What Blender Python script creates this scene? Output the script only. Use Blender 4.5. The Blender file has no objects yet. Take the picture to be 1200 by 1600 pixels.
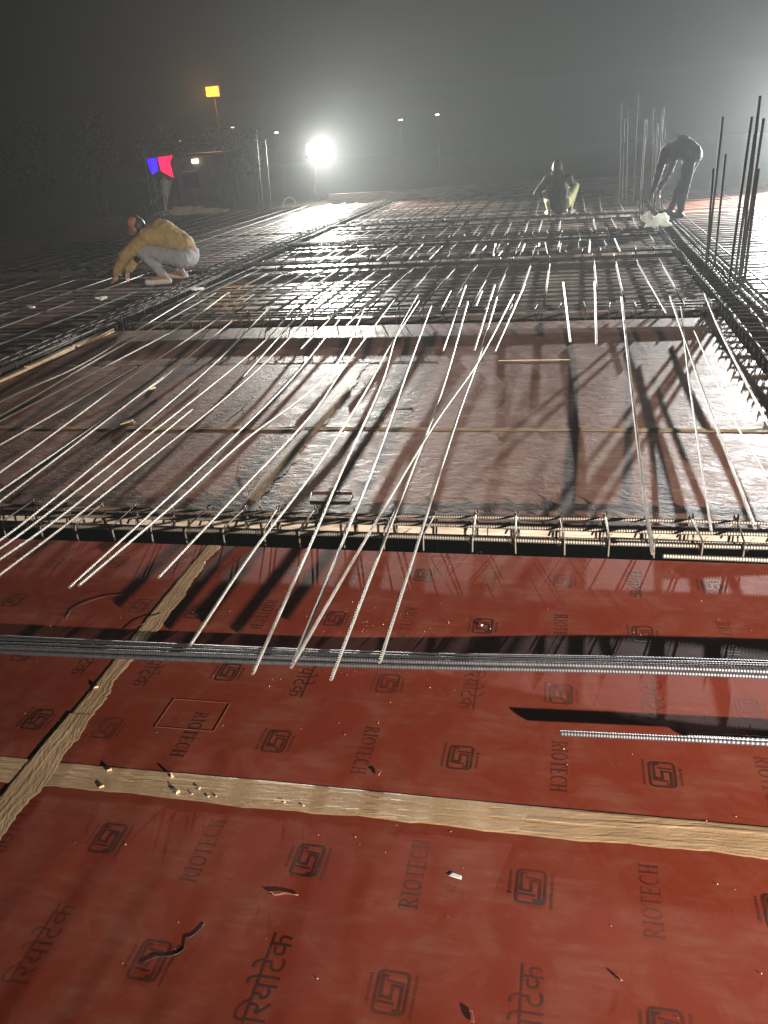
import bpy, bmesh, math, random
import numpy as np
from mathutils import Vector, Matrix

random.seed(11)
rng = np.random.default_rng(11)
scene = bpy.context.scene
col = scene.collection

# ------------------------------------------------------------------ camera
cam_data = bpy.data.cameras.new('camera')
cam = bpy.data.objects.new('camera', cam_data)
col.objects.link(cam)
right = Vector((0.9780655, 0.19822556, -0.06398837))
down = Vector((0.02341757, -0.40989015, -0.91183424))
fwd = Vector((-0.20697706, 0.89033516, -0.40554137))
cam.matrix_world = Matrix(((right.x, -down.x, -fwd.x, 0.0),
                           (right.y, -down.y, -fwd.y, 0.0),
                           (right.z, -down.z, -fwd.z, 1.5),
                           (0, 0, 0, 1)))
cam_data.sensor_fit = 'VERTICAL'
cam_data.sensor_height = 24.0
cam_data.lens = 24.0 * 1325.0 / 1600.0
cam_data.clip_start = 0.05
cam_data.clip_end = 2000.0
scene.camera = cam

# ------------------------------------------------------------------ night sky
world = bpy.data.worlds.new('World')
scene.world = world
world.use_nodes = True
wn = world.node_tree.nodes
sky = wn.new('ShaderNodeTexSky')
sky.sky_type = 'NISHITA'
sky.sun_disc = False
sky.sun_elevation = math.radians(-4.0)
sky.sun_rotation = math.radians(150.0)
wn['Background'].inputs['Strength'].default_value = 0.0005
world.node_tree.links.new(sky.outputs['Color'], wn['Background'].inputs['Color'])

# ------------------------------------------------------------------ exposure
scene.view_settings.view_transform = 'Standard'
scene.view_settings.look = 'None'
scene.view_settings.exposure = 0.0
scene.view_settings.gamma = 1.0
scene.view_settings.use_curve_mapping = False
scene.render.engine = 'CYCLES'
scene.cycles.use_denoising = True
scene.cycles.max_bounces = 6
scene.cycles.diffuse_bounces = 2
scene.cycles.glossy_bounces = 2
scene.cycles.transmission_bounces = 2
scene.cycles.volume_bounces = 0
scene.cycles.transparent_max_bounces = 8
scene.cycles.sample_clamp_indirect = 4.0

# lamp powers used by the floodlight builder below
POWER_FAR = 18500.0      # floodlight at the far left corner of the deck
POWER_SIDE = 23500.0    # floodlight past the right edge of the frame
POWER_NEAR = 14500.0     # floodlight behind the photographer
HAZE_DENSITY = 0.0019


# ------------------------------------------------------------------ helpers
def tag(o, label=None, cat=None, group=None, kind=None):
    if label: o['label'] = label
    if cat: o['category'] = cat
    if group: o['group'] = group
    if kind: o['kind'] = kind
    return o


def empty(name, loc=(0, 0, 0), parent=None):
    o = bpy.data.objects.new(name, None)
    o.empty_display_size = 0.1
    col.objects.link(o)
    o.location = loc
    if parent: o.parent = parent
    return o


def link(name, me, mat=None, parent=None, loc=None, smooth=False):
    if mat is not None and len(me.materials) == 0:
        me.materials.append(mat)
    o = bpy.data.objects.new(name, me)
    col.objects.link(o)
    if parent: o.parent = parent
    if loc is not None: o.location = loc
    if smooth:
        me.polygons.foreach_set('use_smooth', [True] * len(me.polygons))
    return o


class MB:
    """collects vertices and faces of one mesh"""
    def __init__(self):
        self.v = []; self.f = []

    def box(self, x0, x1, y0, y1, z0, z1):
        b = len(self.v)
        self.v += [(x0, y0, z0), (x1, y0, z0), (x1, y1, z0), (x0, y1, z0),
                   (x0, y0, z1), (x1, y0, z1), (x1, y1, z1), (x0, y1, z1)]
        self.f += [(b, b+3, b+2, b+1), (b+4, b+5, b+6, b+7), (b, b+1, b+5, b+4),
                   (b+1, b+2, b+6, b+5), (b+2, b+3, b+7, b+6), (b+3, b, b+4, b+7)]
        return self

    def poly(self, pts):
        b = len(self.v)
        self.v += [tuple(p) for p in pts]
        self.f.append(tuple(range(b, b + len(pts))))
        return self

    def tube(self, pts, r, n=6, cap=True, closed=False):
        P = [Vector(p) for p in pts]
        m = len(P)
        rr = r if hasattr(r, '__len__') else [r] * m
        b = len(self.v)
        t_prev = None; u = None
        for i in range(m):
            if closed:
                t = (P[(i+1) % m] - P[i-1]).normalized()
            elif i == 0: t = (P[1] - P[0]).normalized()
            elif i == m-1: t = (P[-1] - P[-2]).normalized()
            else: t = ((P[i+1]-P[i]).normalized() + (P[i]-P[i-1]).normalized()).normalized()
            if u is None:
                a = Vector((0, 0, 1)) if abs(t.z) < 0.9 else Vector((1, 0, 0))
                u = t.cross(a).normalized()
            else:
                u = (u - t * u.dot(t)).normalized()
            w = t.cross(u)
            for k in range(n):
                a = 2*math.pi*k/n
                q = P[i] + (u*math.cos(a) + w*math.sin(a)) * rr[i]
                self.v.append((q.x, q.y, q.z))
        seg = m if closed else m-1
        for i in range(seg):
            j = (i+1) % m
            for k in range(n):
                k2 = (k+1) % n
                self.f.append((b+i*n+k, b+i*n+k2, b+j*n+k2, b+j*n+k))
        if cap and not closed:
            self.f.append(tuple(b+k for k in reversed(range(n))))
            self.f.append(tuple(b+(m-1)*n+k for k in range(n)))
        return self

    def ball(self, c, r, seg=8, rings=6, squash=(1, 1, 1)):
        b = len(self.v)
        for i in range(1, rings):
            th = math.pi*i/rings
            for k in range(seg):
                ph = 2*math.pi*k/seg
                self.v.append((c[0]+r*squash[0]*math.sin(th)*math.cos(ph),
                               c[1]+r*squash[1]*math.sin(th)*math.sin(ph),
                               c[2]+r*squash[2]*math.cos(th)))
        top = len(self.v); self.v.append((c[0], c[1], c[2]+r*squash[2]))
        bot = len(self.v); self.v.append((c[0], c[1], c[2]-r*squash[2]))
        for i in range(rings-2):
            for k in range(seg):
                k2 = (k+1) % seg
                self.f.append((b+i*seg+k, b+(i+1)*seg+k, b+(i+1)*seg+k2, b+i*seg+k2))
        for k in range(seg):
            k2 = (k+1) % seg
            self.f.append((top, b+k, b+k2))
            self.f.append((bot, b+(rings-2)*seg+k2, b+(rings-2)*seg+k))
        return self

    def mesh(self, name):
        me = bpy.data.meshes.new(name)
        me.from_pydata(self.v, [], self.f)
        me.update()
        return me

    def build(self, name, mat, parent=None, loc=None, smooth=False):
        return link(name, self.mesh(name), mat, parent, loc, smooth)


def resample(pts, step):
    """points spaced evenly along a smooth (Catmull-Rom) curve through pts"""
    P = [Vector(p) for p in pts]
    if len(P) == 2:
        L = (P[1]-P[0]).length
        n = max(2, int(L/step)+1)
        return [P[0].lerp(P[1], i/(n-1)) for i in range(n)]
    Q = [P[0]*2-P[1]] + P + [P[-1]*2-P[-2]]
    out = []
    for i in range(1, len(Q)-2):
        a, b, c, d = Q[i-1], Q[i], Q[i+1], Q[i+2]
        n = max(1, int((c-b).length/step))
        for k in range(n):
            t = k/n
            out.append(0.5*((2*b) + (c-a)*t + (2*a-5*b+4*c-d)*t*t + (3*b-a-3*c+d)*t**3))
    out.append(P[-1])
    return out


def ribbed(pts, r, pitch=0.009, n=7, amp=0.16):
    """a deformed reinforcing bar: tube whose radius steps up at every rib"""
    Q = resample(pts, pitch/2)
    rr = [r*(1+amp) if i % 2 else r*(1-amp*0.4) for i in range(len(Q))]
    rr[0] = rr[-1] = r*0.9
    m = MB(); m.tube(Q, rr, n)
    return m


# ------------------------------------------------------------------ materials
def newmat(name):
    m = bpy.data.materials.new(name)
    m.use_nodes = True
    nt = m.node_tree
    return m, nt, nt.nodes, nt.links, nt.nodes['Principled BSDF']


def ramp(nd, stops):
    r = nd.new('ShaderNodeValToRGB')
    e = r.color_ramp.elements
    while len(e) < len(stops): e.new(0.5)
    for el, (p, c) in zip(e, stops):
        el.position = p
        el.color = c if len(c) == 4 else (*c, 1)
    return r


def noise(nd, lk, vec, scale, detail=4, rough=0.55, dist=0.0):
    n = nd.new('ShaderNodeTexNoise')
    n.inputs['Scale'].default_value = scale
    n.inputs['Detail'].default_value = detail
    n.inputs['Roughness'].default_value = rough
    n.inputs['Distortion'].default_value = dist
    lk.new(vec, n.inputs['Vector'])
    return n


def mapping(nd, lk, scale=(1, 1, 1), rot=(0, 0, 0)):
    tc = nd.new('ShaderNodeTexCoord')
    mp = nd.new('ShaderNodeMapping')
    mp.inputs['Scale'].default_value = scale
    mp.inputs['Rotation'].default_value = rot
    lk.new(tc.outputs['Object'], mp.inputs['Vector'])
    return mp.outputs['Vector']


def mixcol(nd, lk, fac, a, b, mode='MIX'):
    m = nd.new('ShaderNodeMix'); m.data_type = 'RGBA'; m.blend_type = mode
    for sock, val in ((m.inputs[0], fac), (m.inputs[6], a), (m.inputs[7], b)):
        if hasattr(val, 'is_output'): lk.new(val, sock)
        elif isinstance(val, (int, float)): sock.default_value = val
        else: sock.default_value = (*val, 1)
    return m.outputs[2]


def bump(nd, lk, height, strength, dist, normal=None):
    b = nd.new('ShaderNodeBump')
    b.inputs['Strength'].default_value = strength
    b.inputs['Distance'].default_value = dist
    lk.new(height, b.inputs['Height'])
    if normal is not None: lk.new(normal, b.inputs['Normal'])
    return b.outputs['Normal']


def math_node(nd, lk, op, a, b):
    m = nd.new('ShaderNodeMath'); m.operation = op
    for s, v in ((m.inputs[0], a), (m.inputs[1], b)):
        if hasattr(v, 'is_output'): lk.new(v, s)
        else: s.default_value = v
    return m.outputs[0]


def film_ply(name, c_dark, c_light, dust, dust_amt, rough_lo, rough_hi, wrinkle, grain=0.10, spec=0.5):
    m, nt, nd, lk, bs = newmat(name)
    v = mapping(nd, lk)
    vs = mapping(nd, lk, (6, 40, 1), (0, 0, 0.5))
    n1 = noise(nd, lk, v, 2.3, 5, 0.6)
    n2 = noise(nd, lk, v, 7.0, 6, 0.65, 0.6)
    n3 = noise(nd, lk, vs, 1.0, 4, 0.6)
    n4 = noise(nd, lk, v, 160.0, 2, 0.5)
    base = mixcol(nd, lk, n1.outputs['Fac'], c_dark, c_light)
    # cement dust and scuffs lying on the film in patches of their own shape
    d = ramp(nd, [(0.42, (0, 0, 0)), (0.72, (1, 1, 1))])
    lk.new(n2.outputs['Fac'], d.inputs['Fac'])
    d2 = ramp(nd, [(0.4, (0.35, 0.35, 0.35)), (0.62, (1, 1, 1))])
    lk.new(n3.outputs['Fac'], d2.inputs['Fac'])
    fac = math_node(nd, lk, 'MULTIPLY', math_node(nd, lk, 'MULTIPLY', d.outputs['Color'], d2.outputs['Color']), dust_amt)
    c = mixcol(nd, lk, fac, base, dust)
    # fine pale scratches
    w = nd.new('ShaderNodeTexVoronoi'); w.feature = 'DISTANCE_TO_EDGE'
    w.inputs['Scale'].default_value = 3.1
    lk.new(mapping(nd, lk, (3.0, 0.7, 1), (0, 0, 0.9)), w.inputs['Vector'])
    sr = ramp(nd, [(0.0, (1, 1, 1)), (0.006, (0, 0, 0))])
    lk.new(w.outputs['Distance'], sr.inputs['Fac'])
    gate = ramp(nd, [(0.6, (0, 0, 0)), (0.7, (1, 1, 1))])
    lk.new(n1.outputs['Fac'], gate.inputs['Fac'])
    sf = math_node(nd, lk, 'MULTIPLY', math_node(nd, lk, 'MULTIPLY', sr.outputs['Color'], gate.outputs['Color']), 0.25)
    c = mixcol(nd, lk, sf, c, dust)
    lk.new(c, bs.inputs['Base Color'])
    rr = ramp(nd, [(0.3, (rough_lo,)*3), (0.7, (rough_hi,)*3)])
    lk.new(n2.outputs['Fac'], rr.inputs['Fac'])
    lk.new(rr.outputs['Color'], bs.inputs['Roughness'])
    nb = noise(nd, lk, mapping(nd, lk, (1, 1.6, 1), (0, 0, 0.35)), 16.0, 5, 0.62, 0.8)
    nrm = bump(nd, lk, nb.outputs['Fac'], wrinkle, 0.012)
    nrm = bump(nd, lk, n4.outputs['Fac'], grain, 0.002, nrm)
    lk.new(nrm, bs.inputs['Normal'])
    bs.inputs['Specular IOR Level'].default_value = spec
    return m


M = {}
M['red_film'] = film_ply('red_film_plywood', (0.175, 0.027, 0.013), (0.225, 0.040, 0.020), (0.27, 0.13, 0.09), 0.55, 0.58, 0.74, 0.03, 0.02, 0.09)
M['worn_film'] = film_ply('worn_film_plywood', (0.135, 0.050, 0.034), (0.22, 0.098, 0.068), (0.31, 0.235, 0.18), 0.95, 0.46, 0.72, 0.32, 0.05, 0.19)
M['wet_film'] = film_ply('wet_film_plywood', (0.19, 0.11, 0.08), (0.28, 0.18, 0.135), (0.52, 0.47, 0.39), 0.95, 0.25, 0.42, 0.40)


M['new_film'] = film_ply('orange_film_plywood', (0.26, 0.07, 0.035), (0.34, 0.11, 0.06), (0.42, 0.30, 0.2), 0.6, 0.32, 0.5, 0.3, 0.05, 0.4)


def simple(name, c, rough=0.7, metal=0.0, var=0.25, scale=30.0, bmp=0.0, bscale=60.0, stretch=(1, 1, 1)):
    m, nt, nd, lk, bs = newmat(name)
    v = mapping(nd, lk, stretch)
    n = noise(nd, lk, v, scale, 4, 0.6)
    lo = tuple(x*(1-var) for x in c); hi = tuple(min(1, x*(1+var)) for x in c)
    r = ramp(nd, [(0.3, lo), (0.7, hi)])
    lk.new(n.outputs['Fac'], r.inputs['Fac'])
    lk.new(r.outputs['Color'], bs.inputs['Base Color'])
    bs.inputs['Roughness'].default_value = rough
    bs.inputs['Metallic'].default_value = metal
    if bmp:
        n2 = noise(nd, lk, v, bscale, 3, 0.6)
        lk.new(bump(nd, lk, n2.outputs['Fac'], bmp, 0.004), bs.inputs['Normal'])
    return m


def emit(name, c, s):
    m, nt, nd, lk, bs = newmat(name)
    bs.inputs['Base Color'].default_value = (*c, 1)
    bs.inputs['Emission Color'].default_value = (*c, 1)
    bs.inputs['Emission Strength'].default_value = s
    return m


M['steel'] = simple('new_rebar_steel', (0.27, 0.245, 0.21), 0.45, 0.5, 0.3, 45)
M['steel_bundle'] = simple('blue_grey_rebar_steel', (0.085, 0.085, 0.095), 0.48, 0.55, 0.25, 60)
M['steel_dark'] = simple('dark_rebar_steel', (0.075, 0.062, 0.052), 0.6, 0.2, 0.35, 20)
def rusty(name, grey, rust, rough, metal):
    m, nt, nd, lk, bs = newmat(name)
    oi = nd.new('ShaderNodeObjectInfo')
    v = nd.new('ShaderNodeNewGeometry').outputs['Position']
    n = noise(nd, lk, v, 5.0, 5, 0.7)
    f = ramp(nd, [(0.40, (0, 0, 0)), (0.66, (1, 1, 1))])
    lk.new(math_node(nd, lk, 'ADD', n.outputs['Fac'], math_node(nd, lk, 'MULTIPLY', math_node(nd, lk, 'SUBTRACT', oi.outputs['Random'], 0.5), 0.25)), f.inputs['Fac'])
    lk.new(mixcol(nd, lk, math_node(nd, lk, 'MULTIPLY', f.outputs['Color'], 0.8), grey, rust), bs.inputs['Base Color'])
    bs.inputs['Roughness'].default_value = rough
    bs.inputs['Metallic'].default_value = metal
    bs.inputs['Specular IOR Level'].default_value = 0.25 if metal < 0.3 else 0.5
    return m
M['steel'] = rusty('new_rebar_steel', (0.23, 0.215, 0.19), (0.15, 0.11, 0.078), 0.52, 0.4)
M['steel_dark'] = rusty('dark_rebar_steel', (0.055, 0.048, 0.042), (0.055, 0.036, 0.027), 0.6, 0.1)
M['steel_grey'] = simple('grey_column_bar', (0.05, 0.049, 0.048), 0.6, 0.2, 0.3, 12)
M['cage_steel'] = rusty('tied_cage_steel', (0.15, 0.138, 0.12), (0.11, 0.078, 0.055), 0.5, 0.4)
M['wire'] = simple('black_tie_wire', (0.05, 0.042, 0.035), 0.5, 0.5)
M['board'] = simple('pale_board_and_lit_strip', (0.33, 0.275, 0.22), 0.75, 0, 0.4, 9, 0.3, 40, (1, 1, 8))  # timber of the offcuts, also the painted lit strip in the near trench
M['shaded_side_film'] = simple('shade_dark_side_board', (0.035, 0.022, 0.018), 0.7, 0, 0.3, 6)  # film boards coloured near-black, trench shade put into the base colour
M['edge_timber'] = simple('weathered_edge_timber', (0.19, 0.16, 0.125), 0.85, 0, 0.4, 6, 0.4, 30, (0.6, 1, 6))
M['chip'] = simple('wood_chip', (0.55, 0.40, 0.24), 0.8, 0, 0.2, 80)
M['lath'] = simple('wood_lath', (0.50, 0.38, 0.25), 0.75, 0, 0.25, 12)
M['soil'] = simple('dark_soil', (0.045, 0.04, 0.033), 0.95, 0, 0.4, 0.6, 0.3, 3)
M['black_metal'] = simple('black_painted_metal', (0.02, 0.02, 0.022), 0.5, 0.2)
M['lamp_glass'] = emit('floodlight_glass', (1.0, 0.97, 0.88), 160.0)
M['cloth_white'] = simple('white_plastic_bag', (0.75, 0.74, 0.68), 0.5, 0, 0.08, 20, 0.4, 30)
bn = M['cloth_white'].node_tree
tl = bn.nodes.new('ShaderNodeBsdfTranslucent'); tl.inputs['Color'].default_value = (0.8, 0.79, 0.74, 1)
mx = bn.nodes.new('ShaderNodeMixShader'); mx.inputs['Fac'].default_value = 0.55
bn.links.new(bn.nodes['Principled BSDF'].outputs['BSDF'], mx.inputs[1]); bn.links.new(tl.outputs['BSDF'], mx.inputs[2])
bn.links.new(mx.outputs['Shader'], bn.nodes['Material Output'].inputs['Surface'])
M['scrap_red'] = simple('film_offcut', (0.20, 0.06, 0.045), 0.5)
M['chalk'] = simple('chalk_white', (0.75, 0.72, 0.75), 0.9)


def tape_mat():
    m, nt, nd, lk, bs = newmat('brown_packing_tape')
    v = mapping(nd, lk)
    n = noise(nd, lk, v, 9, 5, 0.6)
    n2 = noise(nd, lk, v, 140, 3, 0.6)
    r = ramp(nd, [(0.3, (0.36, 0.235, 0.125)), (0.7, (0.52, 0.36, 0.21))])
    lk.new(n.outputs['Fac'], r.inputs['Fac'])
    c = mixcol(nd, lk, math_node(nd, lk, 'MULTIPLY', n2.outputs['Fac'], 0.45), r.outputs['Color'], (0.30, 0.22, 0.15))
    lk.new(c, bs.inputs['Base Color'])
    bs.inputs['Roughness'].default_value = 0.42
    lk.new(bump(nd, lk, n2.outputs['Fac'], 0.25, 0.002), bs.inputs['Normal'])
    return m
M['tape'] = tape_mat()
M['old_tape'] = simple('dusty_tape', (0.30, 0.22, 0.14), 0.6, 0, 0.3, 12, 0.2, 80)


def ink_mat():
    m, nt, nd, lk, bs = newmat('printed_ink')
    v = nd.new('ShaderNodeNewGeometry').outputs['Position']
    oi = nd.new('ShaderNodeObjectInfo')
    n = noise(nd, lk, v, 14, 5, 0.7)
    n2 = noise(nd, lk, v, 3.0, 2, 0.5)
    bs.inputs['Base Color'].default_value = (0.028, 0.014, 0.011, 1)
    bs.inputs['Roughness'].default_value = 0.5
    r = ramp(nd, [(0.30, (0.12,)*3), (0.56, (0.80,)*3)])
    lk.new(math_node(nd, lk, 'MULTIPLY', math_node(nd, lk, 'ADD', n.outputs['Fac'], n2.outputs['Fac']), 0.5), r.inputs['Fac'])
    fade = math_node(nd, lk, 'MULTIPLY_ADD', oi.outputs['Random'], 0.5)
    fade.node.inputs[2].default_value = 0.5
    lk.new(math_node(nd, lk, 'MULTIPLY', r.outputs['Color'], fade), bs.inputs['Alpha'])
    return m
M['ink'] = ink_mat()


# ------------------------------------------------------------------ ground and haze-bounded surroundings
g = MB()
NG = 24
for j in range(NG+1):
    for i in range(NG+1):
        x = -150 + 300*i/NG; y = -40 + 260*j/NG
        g.v.append((x, y, -3.4 + (random.uniform(-0.12, 0.12) if y > 30 else 0)))
for j in range(NG):
    for i in range(NG):
        b = j*(NG+1)+i
        g.f.append((b, b+1, b+NG+2, b+NG+1))
o = g.build('ground', M['soil'], smooth=True)
tag(o, kind='structure')

# ------------------------------------------------------------------ formwork deck: plywood sheets on boxed beam trenches
deck = empty('formwork_deck')
tag(deck, kind='structure')
sheets = {}


def sheet(x0, x1, y0, y1, mat, key=None):
    gp = 0.0012
    dz = random.uniform(-0.0012, 0.0012) if mat != 'red_film' else 0.0
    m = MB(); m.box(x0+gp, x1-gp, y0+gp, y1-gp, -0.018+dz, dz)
    me = m.mesh('plywood_sheet'); me.materials.append(M[mat]); me.materials.append(M['shaded_side_film'])
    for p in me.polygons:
        p.material_index = 0 if p.normal.z > 0.5 else 1  # sheet edges take the near-black tone too, painted shade of the trenches
    s = link('plywood_sheet', me, None, deck)
    if key: sheets[key] = s
    return s


def island(xs, ys, mat, keys=None):
    for i in range(len(xs)-1):
        for j in range(len(ys)-1):
            sheet(xs[i], xs[i+1], ys[j], ys[j+1], mat, (keys or {}).get((i, j)))
    x0, x1, y0, y1 = xs[0], xs[-1], ys[0], ys[-1]
    t = 0.019
    e = 0.004
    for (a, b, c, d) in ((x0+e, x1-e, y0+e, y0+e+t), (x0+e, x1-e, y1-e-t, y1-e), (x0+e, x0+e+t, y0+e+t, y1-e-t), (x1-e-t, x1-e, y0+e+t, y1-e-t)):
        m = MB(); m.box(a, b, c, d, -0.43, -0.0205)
        m.build('side_board', M['shaded_side_film'], deck)


XL0, XL1, XR0, XR1 = -4.50, -4.15, 1.20, 1.60
T = [(2.92, 3.22), (7.20, 7.52), (10.60, 10.90), (12.60, 12.90), (15.10, 15.40)]
FAR = 21.7
cx = [XL1, -1.40, XR0]
island([-6.6, -3.95, -1.385, 1.06, 3.6, 6.1], [0.30, 1.555, T[0][0]], 'red_film', {(2, 0): 'near', (2, 1): 'mid', (1, 1): 'midleft', (1, 0): 'nearleft'})
island([-6.6, -3.95, -1.385, 1.06, 3.6, 6.1], [-3.4, -0.92, 0.2965], 'red_film')
island(cx, [T[0][1], 4.41, 5.90, T[1][0]], 'worn_film')
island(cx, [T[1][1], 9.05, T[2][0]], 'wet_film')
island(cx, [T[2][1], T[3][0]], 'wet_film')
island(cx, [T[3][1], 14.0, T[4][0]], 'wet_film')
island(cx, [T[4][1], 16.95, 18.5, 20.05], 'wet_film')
island(cx, [20.0535, FAR], 'new_film')
lx = [-12.2, -9.7, -7.1, XL0]
island(lx, [T[0][1], 4.6, 5.9, T[1][0]], 'worn_film')
island(lx, [T[1][1], 9.05, T[2][0]], 'worn_film')
island(lx, [T[2][1], 12.4, 13.9, T[4][0]], 'worn_film')
island(lx, [T[4][1], 16.95, 18.5, 20.05, FAR], 'worn_film')
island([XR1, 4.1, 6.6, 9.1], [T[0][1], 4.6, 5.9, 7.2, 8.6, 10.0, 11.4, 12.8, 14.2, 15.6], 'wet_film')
island([XR1, 4.1, 6.6, 9.1], [15.6035, 17.0, 18.3, 19.6], 'new_film')
# bottom boards of the trenches
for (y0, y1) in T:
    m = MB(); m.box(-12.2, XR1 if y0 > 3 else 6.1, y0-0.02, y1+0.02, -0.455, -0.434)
    m.build('bottom_board', M['shaded_side_film'], deck)
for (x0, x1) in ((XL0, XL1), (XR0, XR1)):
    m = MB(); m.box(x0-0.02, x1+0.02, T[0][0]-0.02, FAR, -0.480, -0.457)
    m.build('bottom_board', M['shaded_side_film'], deck)


# lit top of the near trench's far wall, put in as a pale strip
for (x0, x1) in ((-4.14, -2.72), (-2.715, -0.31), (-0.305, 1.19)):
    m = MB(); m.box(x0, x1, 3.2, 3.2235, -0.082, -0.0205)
    m.build('lit_wall_strip', M['board'], deck)

# ---- seam tape: creased strips stuck over the joints
def tape(p0, p1, w0, w1, seed, mat='tape', crease=0.0005, ragged=0.006, nseg=110, side=0.0, folds=3):
    r = np.random.default_rng(seed)
    p0 = np.array(p0); p1 = np.array(p1)
    L = np.linalg.norm(p1-p0)
    d = (p1-p0)/L; nrm = np.array((-d[1], d[0]))
    nw = 22
    folds = folds*3
    ph = r.uniform(0, 6.28, (folds, 3)); fr = r.uniform(0.08, 0.92, folds)
    m = MB()
    for i in range(nseg+1):
        t = i/nseg; s = t*L
        w = w0 + (w1-w0)*t
        e0 = ragged*(math.sin(s*9+ph[0, 0])*0.5 + math.sin(s*31+ph[0, 1])*0.3 + r.normal()*0.14)
        e1 = ragged*0.4*(math.sin(s*6+ph[0, 2])*0.6 + r.normal()*0.12)
        for k in range(nw+1):
            u = k/nw
            a = -w/2 + e0; b = w/2 + e1
            off = a + (b-a)*u + side*math.sin(s*2.1)
            z = 0.0022
            for q in range(folds):
                c = fr[q] + 0.16*math.sin(s*(1.3+(q % 4)*0.7)+ph[q, 0]) + 0.03*math.sin(s*7+ph[q, 1])
                amp = crease*(0.35+0.65*math.sin(s*(2.7+(q % 5))+ph[q, 2]))
                if amp > 0: z += amp*math.exp(-((u-c)/0.035)**2)*1.1
            z += r.normal()*0.00016
            if k in (0, nw): z = 0.0016
            q = p0 + d*s + nrm*off
            m.v.append((q[0], q[1], z))
    for i in range(nseg):
        for k in range(nw):
            b = i*(nw+1)+k
            m.f.append((b, b+nw+1, b+nw+2, b+1))
    return m.build('seam_tape', M[mat], deck, smooth=False)


tape((-3.3, 1.552), (2.4, 1.556), 0.088, 0.098, 3, nseg=260, folds=4)
o = tape((-1.335, 0.55), (-1.372, 1.80), 0.090, 0.082, 8, ragged=0.014, crease=0.00055, nseg=90, folds=4); o.location.z = 0.0022
o = tape((-1.372, 1.78), (-1.405, 2.915), 0.072, 0.058, 9, ragged=0.014, crease=0.0006, nseg=90, folds=3); o.location.z = 0.0010
tape((-4.1, 4.425), (1.15, 4.405), 0.050, 0.055, 12, 'old_tape', crease=0.0015, nseg=160, folds=2)
tape((-4.1, 5.93), (-0.9, 5.90), 0.030, 0.030, 13, 'old_tape', crease=0.001, nseg=100, folds=1)
tape((-1.40, 3.24), (-1.45, 5.75), 0.090, 0.120, 14, 'old_tape', crease=0.0006, ragged=0.03, nseg=120, folds=2)


# ------------------------------------------------------------------ print on the red sheets
INKZ = 0.0005


def stroke(m, pts, w, z=0.0):
    """flat band along a polyline"""
    P = [Vector((p[0], p[1])) for p in pts]
    L = []; Rr = []
    for i, p in enumerate(P):
        if i == 0: t = (P[1]-P[0]).normalized()
        elif i == len(P)-1: t = (P[-1]-P[-2]).normalized()
        else:
            t = (P[i+1]-P[i]).normalized() + (P[i]-P[i-1]).normalized()
            t = t.normalized() if t.length > 1e-6 else (P[i]-P[i-1]).normalized()
        n = Vector((-t.y, t.x))
        ww = w[i] if hasattr(w, '__len__') else w
        if 0 < i < len(P)-1:
            c = n.dot(Vector((-(P[i]-P[i-1]).normalized().y, (P[i]-P[i-1]).normalized().x)))
            ww = ww/max(0.5, c)
        L.append(p+n*ww/2); Rr.append(p-n*ww/2)
    for i in range(len(P)-1):
        m.poly([(Rr[i].x, Rr[i].y, z), (Rr[i+1].x, Rr[i+1].y, z), (L[i+1].x, L[i+1].y, z), (L[i].x, L[i].y, z)])


def bar2(m, x0, y0, x1, y1):
    m.poly([(x0, y0, 0), (x1, y0, 0), (x1, y1, 0), (x0, y1, 0)])


def arc(cx_, cy_, rx, ry, a0, a1, n=14):
    return [(cx_+rx*math.cos(math.radians(a0+(a1-a0)*i/n)), cy_+ry*math.sin(math.radians(a0+(a1-a0)*i/n))) for i in range(n+1)]


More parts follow.
